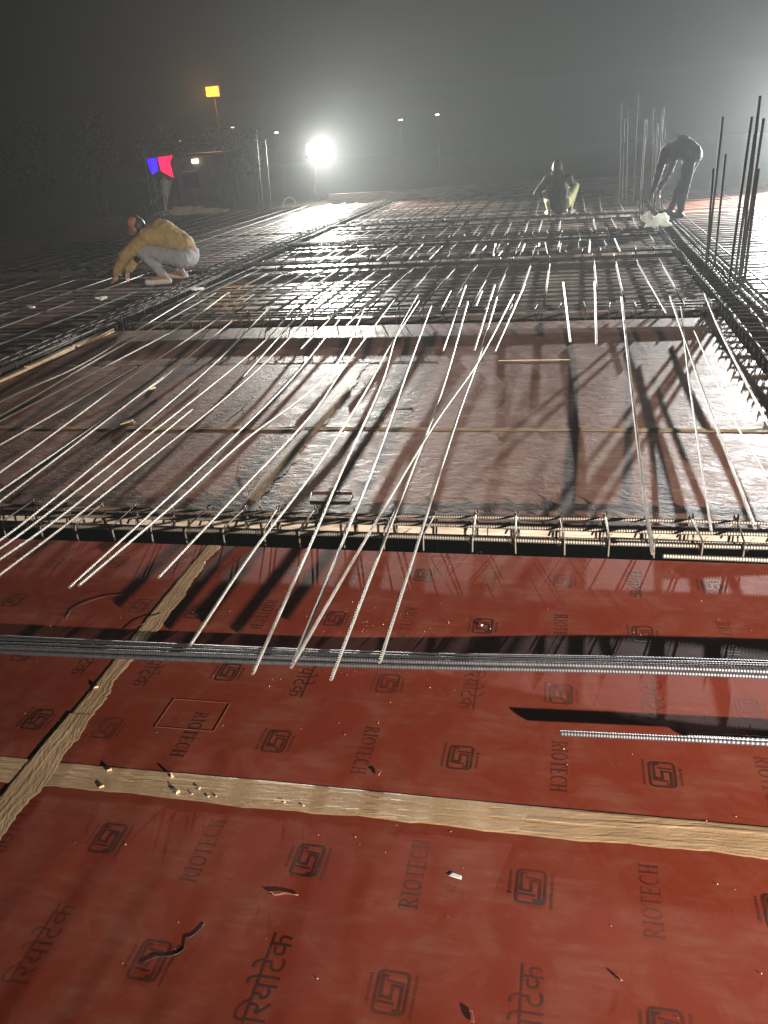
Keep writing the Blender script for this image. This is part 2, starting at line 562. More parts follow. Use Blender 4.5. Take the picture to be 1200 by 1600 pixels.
def serif_word():
    """RIOTECH in a book serif, cap height 1, baseline at y = 0"""
    m = MB(); x = 0.0
    TH, TN, SF = 0.17, 0.06, 0.055

    def stem(xc, lo=0.0, hi=1.0):
        bar2(m, xc-TH/2, lo+SF, xc+TH/2, hi-SF)
        bar2(m, xc-TH*1.05, lo, xc+TH*1.05, lo+SF)
        bar2(m, xc-TH*1.05, hi-SF, xc+TH*1.05, hi)
    # R
    stem(x+0.18)
    pts = [(x+0.26, 0.965)] + arc(x+0.36, 0.735, 0.21, 0.215, 88, -88) + [(x+0.26, 0.50)]
    stroke(m, pts, [0.06] + [0.07+0.10*max(0, math.cos(math.radians(88-176*i/14))) for i in range(15)] + [0.06])
    stroke(m, [(x+0.40, 0.50), (x+0.66, 0.05), (x+0.76, 0.03)], [0.15, 0.15, 0.06])
    x += 0.86
    # I
    stem(x+0.20); x += 0.44
    # O
    o_ = arc(x+0.43, 0.5, 0.33, 0.46, 0, 360, 28)
    stroke(m, o_, [0.07+0.10*abs(math.cos(2*math.pi*i/28)) for i in range(29)])
    x += 0.90
    # T
    stem(x+0.36, 0.0, 1.0)
    bar2(m, x+0.02, 0.935, x+0.36-TH*1.05, 1.0); bar2(m, x+0.36+TH*1.05, 0.935, x+0.70, 1.0)
    bar2(m, x+0.02, 0.72, x+0.07, 0.935); bar2(m, x+0.65, 0.72, x+0.70, 0.935)
    x += 0.76
    # E
    stem(x+0.20)
    bar2(m, x+0.20+TH*1.05, 0.945, x+0.66, 1.0); bar2(m, x+0.20+TH*1.05, 0.0, x+0.70, 0.055)
    bar2(m, x+0.61, 0.76, x+0.66, 0.945); bar2(m, x+0.65, 0.055, x+0.70, 0.25)
    bar2(m, x+0.20+TH/2, 0.485, x+0.52, 0.54); bar2(m, x+0.47, 0.38, x+0.52, 0.485); bar2(m, x+0.47, 0.54, x+0.52, 0.645)
    x += 0.78
    # C
    c_ = arc(x+0.43, 0.5, 0.33, 0.46, 48, 318, 24)
    stroke(m, c_, [0.07+0.10*max(0, -math.cos(math.radians(48+270*i/24))) for i in range(25)])
    bar2(m, x+0.64, 0.70, x+0.69, 0.97)
    x += 0.80
    # H
    stem(x+0.20); stem(x+0.66)
    bar2(m, x+0.20+TH/2, 0.475, x+0.66-TH/2, 0.535)
    x += 0.88
    # scale to 0.195 long, 0.042 high, centred
    m.v = [((px/x-0.5)*0.195, (py-0.5)*0.041, 0.0) for px, py, pz in m.v]
    return m.mesh('word_lettering')


def standard_mark():
    """rounded square with the meander monogram and two fine side lines"""
    m = MB()
    def N(x, y): return ((x-480)/490*0.067, -(y-490)/565*0.096)
    w = 0.0068
    ring = []
    hw, hh, rad = 0.030, 0.0435, 0.011
    for (sx, sy, a0) in ((1, 1, 0), (-1, 1, 90), (-1, -1, 180), (1, -1, 270)):
        ring += arc(sx*(hw-rad), sy*(hh-rad), rad, rad, a0, a0+90, 5)
    ring.append(ring[0])
    stroke(m, ring, w)
    stroke(m, [N(530, 705), N(622, 705), N(622, 412), N(482, 400), N(482, 562), N(330, 548), N(330, 290), N(412, 290)], w*1.02)
    stroke(m, [N(385, 345), N(650, 372)], w*0.85)
    stroke(m, [N(300, 615), N(560, 628)], w*0.85)
    r = random.Random(5)
    for xs, y0, y1 in ((-0.0445, -0.012, 0.038), (0.0445, -0.052, 0.040)):
        y = y0
        while y < y1:
            l = r.uniform(0.003, 0.006)
            bar2(m, xs-0.0032, y, xs+0.0032, y+l*0.55)
            y += l
    bar2(m, -0.048, -0.024, -0.041, -0.016)
    return m.mesh('standard_mark')


def hindi_word():
    cu = bpy.data.curves.new('hindi', 'FONT')
    cu.body = '\u093f\u0930\u092f\u094b\u091f\u0947\u0915'
    cu.size = 1.0
    ob = bpy.data.objects.new('hindi', cu)
    col.objects.link(ob)
    dg = bpy.context.evaluated_depsgraph_get()
    me = bpy.data.meshes.new_from_object(ob.evaluated_get(dg))
    bpy.data.objects.remove(ob)
    bpy.data.curves.remove(cu)
    me.name = 'hindi_lettering'
    n = len(me.vertices)
    if n == 0: return None
    co = np.zeros(n*3); me.vertices.foreach_get('co', co); co = co.reshape(-1, 3)
    lo, hi = co.min(0), co.max(0)
    co = (co-(lo+hi)/2)
    co[:, 0] *= 0.20/(hi[0]-lo[0]); co[:, 1] *= 0.066/(hi[1]-lo[1]); co[:, 2] = 0
    me.vertices.foreach_set('co', co.ravel()); me.update()
    me.materials.clear()
    return me


W_ME, S_ME, H_ME = serif_word(), standard_mark(), hindi_word()


def stamp(kind, key, x, y, rot):
    me = {'R': W_ME, 'S': S_ME, 'H': H_ME}[kind]
    if me is None: return
    if kind == 'S': rot = rot - math.pi/2
    o = link({'R': 'lettering', 'S': 'standard_mark', 'H': 'lettering'}[kind], me, M['ink'], sheets[key])
    o.location = (x + random.uniform(-.003, .003), y + random.uniform(-.003, .003), INKZ)
    o.rotation_euler = (0, 0, rot + random.uniform(-.012, .012))


up, dn = math.pi/2, -math.pi/2
# far row of sheets: print reads towards the photographer
for k in range(-4, 6):
    x = -0.25 + 0.2535*k
    if x < -1.33: continue
    even = (k % 2 == 0)
    for y, odd_row in ((1.755, False), (2.055, True), (2.405, False), (2.735, True)):
        if even: kind = 'H' if odd_row else 'S'
        else: kind = 'S' if odd_row else 'R'
        stamp(kind, 'mid', x, y, dn)
for k in range(0, 5):
    x = -1.495 - 0.2535*k
    for y, odd_row in ((1.765, False), (2.09, True), (2.42, False), (2.75, True)):
        stamp(('S' if not odd_row else 'H') if k % 2 == 0 else ('R' if not odd_row else 'S'), 'midleft', x, y, dn)
# near row: print reads away from him
for k in range(-1, 9):
    x = -1.055 + 0.2515*k
    even = (k % 2 == 0)
    for y, odd_row in ((1.362, False), (1.07, True), (0.74, False), (0.44, True)):
        if even: kind = 'H' if odd_row else 'S'
        else: kind = 'S' if odd_row else 'R'
        stamp(kind, 'near', x, y, up)

# small square patch let into the far red sheet
m = MB()
px0, px1, py0, py1 = -1.128, -0.947, 1.775, 1.907
for (a, b, c, d) in ((px0, px1, py1-0.0016, py1), (px0, px0+0.0016, py0, py1-0.0016), (px0, px1, py0, py0+0.0013), (px1-0.0022, px1, py0+0.0013, py1-0.0016)):
    m.box(a, b, c, d, 0.0003, 0.0016)
m.build('patch_edge', M['scrap_red'], sheets['mid'])

# edge boards at the far end of the deck
edge = empty('edge_formwork', (0, 21.8, 0))
tag(edge, 'row of weathered upright edge boards closing the far end of the deck', 'edge board')
for (x0, x1, h, yy) in ((-5.95, -3.45, 0.235, 0.05), (-3.44, -0.95, 0.265, 0.0), (-0.94, 1.5, 0.275, -0.03)):
    m = MB(); m.box(x0, x1, yy, yy+0.03, -0.02, h)
    m.build('board', M['edge_timber'], edge)
    for x in np.arange(x0+0.3, x1-0.1, 0.62):
        m = MB(); m.box(x, x+0.05, yy+0.032, yy+0.10, -0.3, h-0.03)
        m.build('batten', M['edge_timber'], edge)
edge2 = empty('edge_formwork', (1.6, 19.62, 0))
tag(edge2, 'low edge board along the far end of the pale right bay', 'edge board')
for x0 in (0.0, 2.51, 5.02):
    m = MB(); m.box(x0, x0+2.5, 0, 0.03, -0.3, 0.055)
    m.build('board', M['edge_timber'], edge2)

# ------------------------------------------------------------------ beam cages
def stirrup_mesh(w, h, r=0.004, n=5):
    """closed link in the local YZ plane with two hooked tails"""
    c = 0.015
    pts = []
    for (sy, sz, a0) in ((1, 1, 0), (-1, 1, 90), (-1, -1, 180), (1, -1, 270)):
        for q in range(4):
            a = math.radians(a0+30*q)
            pts.append((0, sy*(w/2-c)+c*math.cos(a), -h/2+sz*(h/2-c)+c*math.sin(a)))
    m = MB(); m.tube(pts, r, n, closed=True)
    m.tube([(0.006, w/2-0.006, 0.004), (0.006, w/2-0.006, 0.012), (0.008, w/2-0.03, -0.045), (0.010, w/2-0.055, -0.085)], r, n)
    m.tube([(-0.006, w/2+0.002, 0.006), (-0.008, w/2-0.012, -0.02), (-0.010, w/2-0.05, -0.05)], r*0.95, n)
    return m.mesh('stirrup')


def cage(label, p0, p1, width, top, height, spacing, r_main, near=False, extra=0, seed=0):
    """beam cage from p0 to p1 (ground coordinates)"""
    rr = random.Random(seed)
    root = empty('beam_cage', (p0[0], p0[1], top))
    d = Vector((p1[0]-p0[0], p1[1]-p0[1], 0)); L = d.length
    root.rotation_euler.z = math.atan2(d.y, d.x)
    tag(root, label, 'rebar cage')
    ms = stirrup_mesh(width, height)
    x = 0.06
    while x < L-0.03:
        s = link('stirrup', ms, M['cage_steel'] if near else M['steel_dark'], root, (x+rr.uniform(-.008, .008), 0, rr.uniform(-.004, .006)), smooth=True)
        s.rotation_euler = (rr.uniform(-.02, .02), rr.uniform(-.04, .04), rr.uniform(-.09, .09))
        if near and rr.random() < 0.8:
            # wire tie round the crossing
            y = -width/2+0.006
            m = MB()
            pts = [(x+0.012*math.cos(a), y+0.010*math.sin(a*1.3), -0.012+0.016*math.sin(a)) for a in np.linspace(0, 11, 26)]
            pts += [(x+0.01, y-0.015, 0.02+0.01*rr.random()), (x+0.018, y-0.02, 0.03+0.015*rr.random())]
            m.tube(pts, 0.0011, 4)
            m.build('wire_tie', M['wire'], root)
        x += spacing*rr.uniform(0.94, 1.06)
    z1, z2 = -0.006-r_main, -height+0.006+r_main
    ys = [(-width/2+0.018, z1), (width/2-0.018, z1), (rr.uniform(-.02, .02), z1), (-width/2+0.018, z2), (0, z2), (width/2-0.018, z2)]
    for e in range(extra):
        ys.append((rr.uniform(-width/2+.03, width/2-.03), z1-rr.uniform(0, 0.03)))
    for (y, z) in ys:
        P = [(t*L, y+rr.uniform(-.006, .006), z+rr.uniform(-.006, .004)) for t in np.linspace(0, 1, max(4, int(L/0.9)))]
        mm = ribbed(P, r_main, 0.010, 7, 0.13) if near else MB().tube(P, r_main, 6)
        mm.build('main_bar', M['cage_steel'] if near else M['steel_dark'], root, smooth=not near)
    return root


cage('long beam cage with wire-tied stirrups in the black trench behind the red plywood', (-4.12, 3.07), (1.55, 3.07), 0.23, 0.058, 0.38, 0.168, 0.0078, True, 1, 1)
cage('beam cage crossing behind the bare grey-brown sheets where the loose rods rest', (-4.12, 7.36), (1.18, 7.36), 0.24, 0.095, 0.38, 0.20, 0.009, False, 2, 2)
cage('beam cage crossing mid deck in front of the bare strip of short pale rods', (-4.12, 10.75), (1.18, 10.75), 0.24, 0.10, 0.38, 0.20, 0.010, False, 3, 3)
cage('beam cage crossing mid deck behind the bare strip of short pale rods', (-4.12, 12.75), (1.18, 12.75), 0.24, 0.10, 0.38, 0.20, 0.010, False, 2, 4)
cage('farthest crossing beam cage, just in front of the squatting worker in black', (-4.12, 15.25), (1.18, 15.25), 0.24, 0.10, 0.38, 0.22, 0.010, False, 2, 5)
cage('dark beam cage running away along the pale right bay', (1.40, 3.3), (1.40, 17.5), 0.34, 0.075, 0.38, 0.155, 0.010, False, 4, 6)
cage('dark beam cage running away along the left edge of the middle bay', (-4.32, 3.3), (-4.32, 21.4), 0.29, 0.080, 0.38, 0.20, 0.010, False, 3, 7)
cage('dark beam cage crossing the left bay beside the worker in mustard', (-12.0, 10.75), (-4.6, 10.75), 0.24, 0.09, 0.38, 0.22, 0.010, False, 1, 8)

# pale timber lying along the lip of the left trench
m = MB()
for (y0, y1, x, z) in ((5.2, 5.75, -4.105, 0.0), (5.78, 6.45, -4.11, 0.004), (6.5, 7.15, -4.115, 0.002)):
    m.box(x-0.02, x+0.028, y0, y1, 0.003+z, 0.035+z)
o = m.build('timber_batten', M['lath']); o.data.update()
tag(o, 'pale broken batten along the left trench under the bar cage', 'batten')


# ------------------------------------------------------------------ tied rebar mats
def mat_of_bars(name_label, xr, yr, step_x_bars, step_y_bars, z=0.009, seed=0, r=0.0052, ry=0.0085, steel='steel_dark', over=0.15, y_over=0.25, skip=0.06):
    rr = random.Random(seed)
    root = empty('rebar_mat', ((xr[0]+xr[1])/2, (yr[0]+yr[1])/2, 0))
    tag(root, name_label, 'rebar mat')
    ox, oy = root.location.x, root.location.y
    Lx, Ly = xr[1]-xr[0]+over*2, yr[1]-yr[0]+y_over*2

    def variants(L, axis, r):
        out = []
        for q in range(4):
            n = max(4, int(L/0.8))
            P = []
            for t in np.linspace(-0.5, 0.5, n):
                a, b = rr.uniform(-.012, .012), rr.uniform(-.001, .004)
                P.append((t*L, a, b) if axis == 'x' else (a, t*L, b))
            out.append(MB().tube(P, r, 6).mesh('bar'))
        return out
    if step_x_bars:
        vx = variants(Lx, 'x', r); y = yr[0]
        while y < yr[1]:
            if rr.random() > skip:
                b = link('bar', rr.choice(vx), M[steel], root, (rr.uniform(-.12, .12), y-oy, z+rr.uniform(0, .004)), True)
                b.rotation_euler = (0, 0, rr.uniform(-.007, .007))
            y += step_x_bars*rr.uniform(0.8, 1.2)
    if step_y_bars:
        vy = variants(Ly, 'y', ry); x = xr[0]
        while x < xr[1]:
            if rr.random() > skip:
                b = link('bar', rr.choice(vy), M[steel], root, (x-ox, rr.uniform(-.25, .25), z+r+ry+rr.uniform(0.004, .016)), True)
                b.rotation_euler = (0, 0, rr.uniform(-.012, .012))
            x += step_y_bars*rr.uniform(0.8, 1.2)
    return root


mat_of_bars('rebar mat between the second and third crossing cages of the middle bay', (-4.05, 1.1), (8.2, 10.5), 0.23, 0.22, seed=1, y_over=0.5)
mat_of_bars('loose rebar mat in the bare strip between the third and fourth cages', (-4.05, 1.1), (11.75, 12.55), 0.22, 0.30, seed=2, y_over=0.7)
mat_of_bars('rebar mat between the fourth and fifth crossing cages of the middle bay', (-4.05, 1.1), (12.95, 15.05), 0.22, 0.26, seed=3, r=0.0075, ry=0.010)
mat_of_bars('farthest rebar mat of the middle bay, below the edge boards', (-4.05, 1.1), (15.5, 21.4), 0.25, 0.30, seed=4, r=0.0075, ry=0.010)
mat_of_bars('bright rebar mat of the far left bay below the lit floodlight', (-9.0, -4.6), (11.0, 21.4), 0.23, 0.40, seed=5, r=0.0075, ry=0.010)
mat_of_bars('dark rebar mat of the left bay under the worker in mustard', (-9.5, -4.6), (5.2, 10.5), 0.22, 0.5, seed=6)
mat_of_bars('rebar mat over the pale wet sheets of the right bay', (1.75, 7.2), (4.2, 19.3), 0.24, 1.1, seed=7, over=0.3, r=0.0065)


# ------------------------------------------------------------------ loose rods lying over the cages
ENDS = {
    'l5': [(-1.861,6.859,0.120), (-1.757,5.231,0.089), (-1.733,4.189,0.082), (-1.736,3.203,0.078), (-1.730,2.376,0.090)],
    'l6': [(-1.789,7.649,0.129), (-1.535,5.389,0.092), (-1.650,3.962,0.081), (-1.675,3.170,0.078), (-1.702,2.393,0.090)],
    'm5': [(-1.588,8.411,0.125), (-1.476,5.660,0.097), (-1.408,4.438,0.083), (-1.426,3.349,0.079), (-1.431,2.476,0.088)],
    'm7': [(-1.304,7.574,0.129), (-1.252,5.889,0.102), (-1.193,4.824,0.084), (-1.152,3.613,0.080), (-1.153,2.726,0.084), (-1.123,2.053,0.095)],
    'm8': [(-1.365,7.875,0.128), (-1.276,6.367,0.111), (-1.132,5.069,0.086), (-1.021,3.617,0.080), (-0.943,2.742,0.084), (-0.871,1.923,0.098)],
    'm9': [(-1.156,7.321,0.129), (-1.021,5.414,0.093), (-0.888,3.766,0.081), (-0.823,2.751,0.083), (-0.768,1.968,0.097)],
    'm10': [(-0.474,7.694,0.139), (-0.562,5.563,0.110), (-0.674,4.167,0.098), (-0.738,2.758,0.097), (-0.764,1.979,0.104)],
    'm11': [(-0.854,7.445,0.130), (-0.734,5.058,0.086), (-0.688,3.628,0.080), (-0.665,2.763,0.083), (-0.635,1.920,0.098)],
    'm12': [(-0.617,7.654,0.129), (-0.579,5.645,0.097), (-0.571,4.391,0.083), (-0.535,2.773,0.083), (-0.515,2.022,0.096)],
}
END_LABEL = {
    'l5': 'left rod of the touching pair ending over the dark red sheet at left',
    'l6': 'right rod of the touching pair ending over the dark red sheet at left',
    'm5': 'loose rod ending left of the upright tape strip, just past the trench',
    'm7': 'loose rod whose near end is first right of the upright tape strip',
    'm8': 'loose rod whose near end is second right of the upright tape strip',
    'm9': 'straighter of the two rods whose near ends meet over the rod bundle',
    'm10': 'slanting rod crossing its neighbours to meet another over the rod bundle',
    'm11': 'loose rod reaching nearest the camera, past the rod bundle',
    'm12': 'rightmost of the loose rods ending at the rod bundle on red plywood',
}
LEFT = {
    'R1': [(-3.746,8.271,0.126), (-3.607,6.843,0.120), (-3.505,5.574,0.096), (-3.581,4.683,0.084), (-3.476,2.397,0.100)],
    'R2': [(-3.554,8.351,0.125), (-3.457,5.802,0.100), (-3.383,4.391,0.083), (-3.296,2.371,0.100)],
    'R3': [(-3.403,8.251,0.126), (-3.241,6.832,0.119), (-3.277,5.563,0.096), (-3.317,4.293,0.082), (-3.276,2.429,0.100)],
    'R4': [(-3.027,5.501,0.094), (-3.039,3.885,0.081), (-3.051,2.381,0.100)],
    'R5': [(-3.082,8.197,0.126), (-2.967,6.155,0.107), (-2.937,5.195,0.089), (-2.769,3.487,0.080), (-2.695,2.363,0.100)],
    'R6': [(-2.831,6.911,0.121), (-2.711,5.504,0.094), (-2.671,4.968,0.085), (-2.613,3.257,0.079), (-2.563,2.430,0.100)],
    'R7': [(-2.699,5.295,0.091), (-2.533,3.140,0.078), (-2.487,2.534,0.100)],
    'La': [(-2.726,7.793,0.128), (-2.447,5.525,0.095), (-2.283,3.175,0.078), (-2.242,2.510,0.100)],
    'Lb': [(-2.481,7.821,0.128), (-2.276,5.954,0.103), (-2.220,3.178,0.078), (-2.189,2.503,0.100)],
    'Ld': [(-2.276,8.240,0.126), (-2.065,5.349,0.092), (-2.063,3.186,0.078), (-2.045,2.394,0.100)],
    'Lc': [(-2.175,4.513,0.083), (-2.137,3.076,0.078), (-2.131,2.457,0.100)],
}
SHORT = {
    's1': [(-0.971,8.331,0.126), (-0.849,5.811,0.100)],
    's3': [(-0.690,8.278,0.126), (-0.629,5.797,0.100)],
    's6': [(-0.407,8.260,0.126), (-0.486,5.772,0.099)],
    's7': [(-0.783,7.978,0.127), (-0.765,7.272,0.128)],
    's10': [(-1.081,8.030,0.127), (-1.052,7.257,0.127)],
    's9': [(-0.053,8.337,0.126), (0.018,5.998,0.104)],
    't2': [(0.234,8.316,0.126), (0.194,5.933,0.102)],
    't4': [(0.707,8.220,0.126), (0.733,6.829,0.119)],
    'q1': [(-2.362,7.803,0.128), (-2.108,5.214,0.089)],
    'q2': [(-1.779,8.335,0.126), (-1.747,6.407,0.111)],
    'q3': [(-2.032,8.307,0.126), (-1.920,5.931,0.102)],
}
RIGHT = {
    't3': [(0.434,7.484,0.130), (0.387,5.751,0.099), (0.362,4.782,0.084), (0.326,3.442,0.079), (0.314,2.811,0.082)],
    't5': [(0.821,7.451,0.130), (0.777,5.961,0.103), (0.742,4.775,0.084), (0.717,3.754,0.080), (0.699,3.058,0.078)],
    't6': [(0.861,7.019,0.123), (0.711,5.240,0.090), (0.608,3.916,0.081), (0.540,3.018,0.079)],
    't7': [(1.102,7.523,0.129), (1.035,6.227,0.108), (0.990,4.758,0.084), (0.967,4.010,0.081)],
    't9': [(0.868,6.242,0.108), (0.828,4.391,0.083), (0.837,3.548,0.080)],
}
RIGHT_LABEL = {
    't3': 'pale rod standing alone on the right sheets, tip hanging over the trench',
    't5': 'thick rod beside its broad shadow at right, reaching the near trench',
    't6': 'thin faint rod right of the lone pale rod on the right sheets',
    't7': 'rod lying nearest the dark right-hand beam cage',
    't9': 'thin rod running off the right edge of the frame',
}


def rod(P, label, group=None, r=0.0057, hook=False):
    P = [Vector(p) for p in P]
    if hook:
        a = P[0]; d = (P[0]-P[1]).normalized()
        P = [a + d*0.10 + Vector((0.01, 0, -0.085)), a + d*0.07 + Vector((0.005, 0, -0.02))] + P
    o = ribbed(P, r, 0.011, 6, 0.10).build('steel_rod', M['steel'], smooth=False)
    tag(o, label, 'steel rod', group)
    return o


ORD = ['first', 'second', 'third', 'fourth', 'fifth', 'sixth', 'seventh', 'eighth', 'ninth', 'tenth', 'eleventh', 'twelfth', 'thirteenth', 'fourteenth', 'fifteenth', 'sixteenth', 'seventeenth']
for k, P in ENDS.items(): rod(P, END_LABEL[k])
for i, (k, P) in enumerate(sorted(LEFT.items(), key=lambda q: q[1][-1][0])):
    if k in ('R1', 'R3'):
        rod(P, ORD[i] + ' rod from the left trench in the left fan, far end hooked down', 'hooked rods of the left fan', hook=True)
    else:
        rod(P, ORD[i] + ' rod from the left trench in the left fan, straight, running out of frame', 'straight rods of the left fan')
for i, (k, P) in enumerate(sorted(SHORT.items(), key=lambda q: q[1][0][0])):
    rod(P, ORD[i] + ' from left of the short pale rods resting across the second crossing cage', 'short rods on the second cage', 0.0068)
for k, P in RIGHT.items(): rod(P, RIGHT_LABEL[k], r=0.0075 if k in ('t5', 't7', 't3') else 0.005)
FARSHORT = [[[-1.19, 11.51, 0.12], [-1.18, 10.54, 0.10]], [[-1.05, 11.27, 0.12], [-1.08, 10.56, 0.10]], [[-0.94, 11.49, 0.12], [-0.89, 10.57, 0.10]],
            [[-0.78, 11.44, 0.12], [-0.83, 10.55, 0.10]], [[-0.56, 11.43, 0.12], [-0.57, 10.53, 0.10]], [[-0.41, 11.07, 0.12], [-0.42, 10.54, 0.10]],
            [[-0.38, 11.37, 0.12], [-0.36, 10.53, 0.10]], [[-0.3, 11.34, 0.12], [-0.25, 10.55, 0.10]], [[-0.1, 11.28, 0.12], [-0.11, 10.67, 0.10]],
            [[-1.64, 11.46, 0.12], [-1.65, 10.5, 0.10]], [[-1.94, 11.75, 0.12], [-1.91, 10.57, 0.10]], [[-2.28, 11.66, 0.12], [-2.31, 10.56, 0.10]],
            [[-2.7, 11.7, 0.12], [-2.75, 10.5, 0.10]], [[-3.1, 11.6, 0.12], [-3.05, 10.5, 0.10]], [[0.25, 11.5, 0.12], [0.22, 10.5, 0.10]], [[0.55, 11.5, 0.12], [0.57, 10.5, 0.10]]]
for i, (a, b) in enumerate(sorted(FARSHORT)):
    d = (Vector(a)-Vector(b)).normalized()
    o = MB().tube([Vector(b)-d*0.12, Vector(b), Vector(a), Vector(a)+d*0.02], 0.008, 6).build('steel_rod', M['steel'], smooth=True)
    tag(o, ORD[i] + ' from left of the short pale rod ends leaning on the third crossing cage', 'steel rod', 'short rods on the third cage')

# bundle of bars lying across the red plywood
bundle = empty('rod_bundle', (-0.6, 2.16, 0))
tag(bundle, 'bundle of ribbed blue-grey steel bars lying across the red plywood', 'rod bundle')
rb = random.Random(3)
for i in range(8):
    lay = i // 4
    y = -0.032 + 0.0185*(i % 4) + 0.008*(lay % 2)
    z = 0.0085 + 0.0145*lay
    P = []
    for x in np.linspace(-3.0 + rb.uniform(-.2, .2), 3.2 + rb.uniform(-.2, .3), 9):
        tilt = 0.036*x
        lift = 0.018*max(0.0, min(1.0, (x-0.1)/1.0))
        P.append((x, y*(0.95+0.25*math.cos(x*0.9+2.6)) + tilt - 0.01 + 0.004*math.sin(x*2.3+i*1.7), z + lift + rb.uniform(0, .0012)))
    ribbed(P, 0.0075, 0.0085, 8, 0.07).build('bar', M['steel_bundle'], bundle)
for x in (-1.6, 2.4):
    m = MB()
    pts = [(x+0.012*math.sin(a*0.7), 0.0 + 0.036*x + 0.045*math.cos(a) - 0.01, 0.022+0.026*math.sin(a)) for a in np.linspace(0, 12.6, 40)]
    m.tube(pts, 0.0012, 4)
    m.build('wire_tie', M['wire'], bundle)

for (P, lab, r) in (
    ([(0.005, 1.846, 0.030), (0.53, 1.868, 0.030), (1.6, 1.91, 0.028)], 'shorter ribbed bar lying alone in front of the bundle, left tip in view', 0.0072),
    ([(0.33, 1.905, 0.0085), (0.60, 1.918, 0.0085), (1.6, 1.965, 0.0085)], 'thin bar half hidden behind the lone short ribbed bar at right', 0.006)):
    o = ribbed(P, r, 0.0085, 8, 0.08).build('steel_rod', M['steel_bundle'])
    tag(o, lab, 'steel rod')
o = MB(); o.box(0.95, 1.02, 1.80, 2.0, 0.0022, 0.021)
o = o.build('spacer_block', M['lath']); tag(o, 'small timber spacer under the lone short bar', 'spacer block')
o = ribbed([(0.365, 2.945, 0.006), (0.8, 2.948, 0.0), (1.3, 2.95, -0.01)], 0.0078, 0.010, 7).build('steel_rod', M['steel'])
tag(o, 'short bar end tied low on the front of the near cage at right', 'steel rod')


# loose rectangular stirrups left on the grey-brown sheets
def loose_stirrup(pts, label):
    m = MB(); m.tube([Vector((p[0], p[1], p[2]-0.0045)) for p in pts], 0.0016, 6)
    o = m.build('loose_stirrup', M['wire'], smooth=True); tag(o, label, 'stirrup'); return o
loose_stirrup([(-1.03, 4.56, 0.006), (-1.065, 4.80, 0.006), (-0.90, 4.81, 0.006), (-0.895, 4.77, 0.006)], 'open three-sided stirrup on the bare sheets beyond the seam')
loose_stirrup([(-1.15, 3.50, 0.006), (-0.955, 3.505, 0.006), (-0.945, 3.395, 0.006), (-1.13, 3.39, 0.006), (-1.15, 3.49, 0.006)], 'closed flat stirrup on the bare sheets just behind the near cage')
loose_stirrup([(-1.98, 4.55, 0.006), (-1.97, 4.80, 0.006), (-1.95, 4.86, 0.03), (-1.91, 4.86, 0.06), (-1.88, 4.80, 0.075), (-1.80, 4.70, 0.08)], 'hooked dark bent bar among the rods of the left fan')


# ------------------------------------------------------------------ column starter bars
def column_bars(label, bars, r=0.011, ties=()):
    bx_, by_ = bars[0][0], bars[0][1]
    root = empty('column_starter', (bx_, by_, 0))
    tag(root, label, 'starter bars')
    for (x, y, z1, dx, dy) in bars:
        P = [(x-bx_, y-by_, -0.42), (x-bx_+dx*0.3, y-by_+dy*0.3, 0.35), (x-bx_+dx, y-by_+dy, z1)]
        ribbed(P, r, 0.03, 6, 0.12).build('bar', M['steel_grey'], root, smooth=True)
    for z in ties:
        xs = [b[0]-bx_ for b in bars]; ys = [b[1]-by_ for b in bars]
        x0, x1, y0, y1 = min(xs)-.015, max(xs)+.015, min(ys)-.015, max(ys)+.015
        m = MB(); m.tube([(x0, y0, z), (x1, y0, z), (x1, y1, z+0.01), (x0, y1, z)], 0.004, 5, closed=True)
        m.build('tie', M['steel_dark'], root)
    return root


column_bars('cluster of upright column bars beside the bent worker', [(1.26, 15.30, 1.60, -.01, 0), (1.11, 15.42, 1.47, .03, 0), (1.15, 15.30, 1.46, .0, .02), (1.43, 15.45, 1.52, -.04, 0), (1.36, 15.58, 1.39, -.02, 0), (1.45, 15.30, 1.35, .0, 0), (1.40, 15.62, 1.62, .02, 0)], 0.013, (0.03, 0.1))
column_bars('faint column bars behind the squatting worker, left of the cluster', [(0.90, 17.3, 1.75, -.05, 0), (1.02, 17.3, 1.62, -.05, 0), (1.15, 17.5, 1.9, .0, 0), (0.95, 17.5, 1.5, -.02, 0)], 0.010)
column_bars('three upright column bars at the middle of the right cage', [(1.40, 9.60, 1.45, .03, 0), (1.48, 9.62, 1.11, .01, 0), (1.38, 9.50, 0.99, -.01, 0)], 0.012, (0.10,))
column_bars('tallest upright column bars at the right frame edge', [(1.55, 8.60, 1.60, .02, 0), (1.47, 8.66, 1.44, .06, 0), (1.58, 8.72, 1.42, .06, 0), (1.59, 8.55, 1.02, .02, 0), (1.50, 8.55, 1.30, .05, 0)], 0.013, (0.08,))
column_bars('thin upright column bars left of the lit floodlight', [(-6.70, 19.0, 1.78, .06, 0), (-6.50, 19.0, 1.57, .04, 0), (-6.60, 19.3, 1.1, .02, 0)], 0.011)
column_bars('leaning column bars behind the worker in mustard', [(-9.12, 18.6, 1.65, -.02, 0), (-9.02, 18.7, 1.25, -.04, 0), (-9.10, 18.3, 0.70, -.20, 0), (-8.92, 18.6, 0.9, -.04, 0), (-8.85, 18.8, 0.6, -.03, 0)], 0.012, (0.2,))


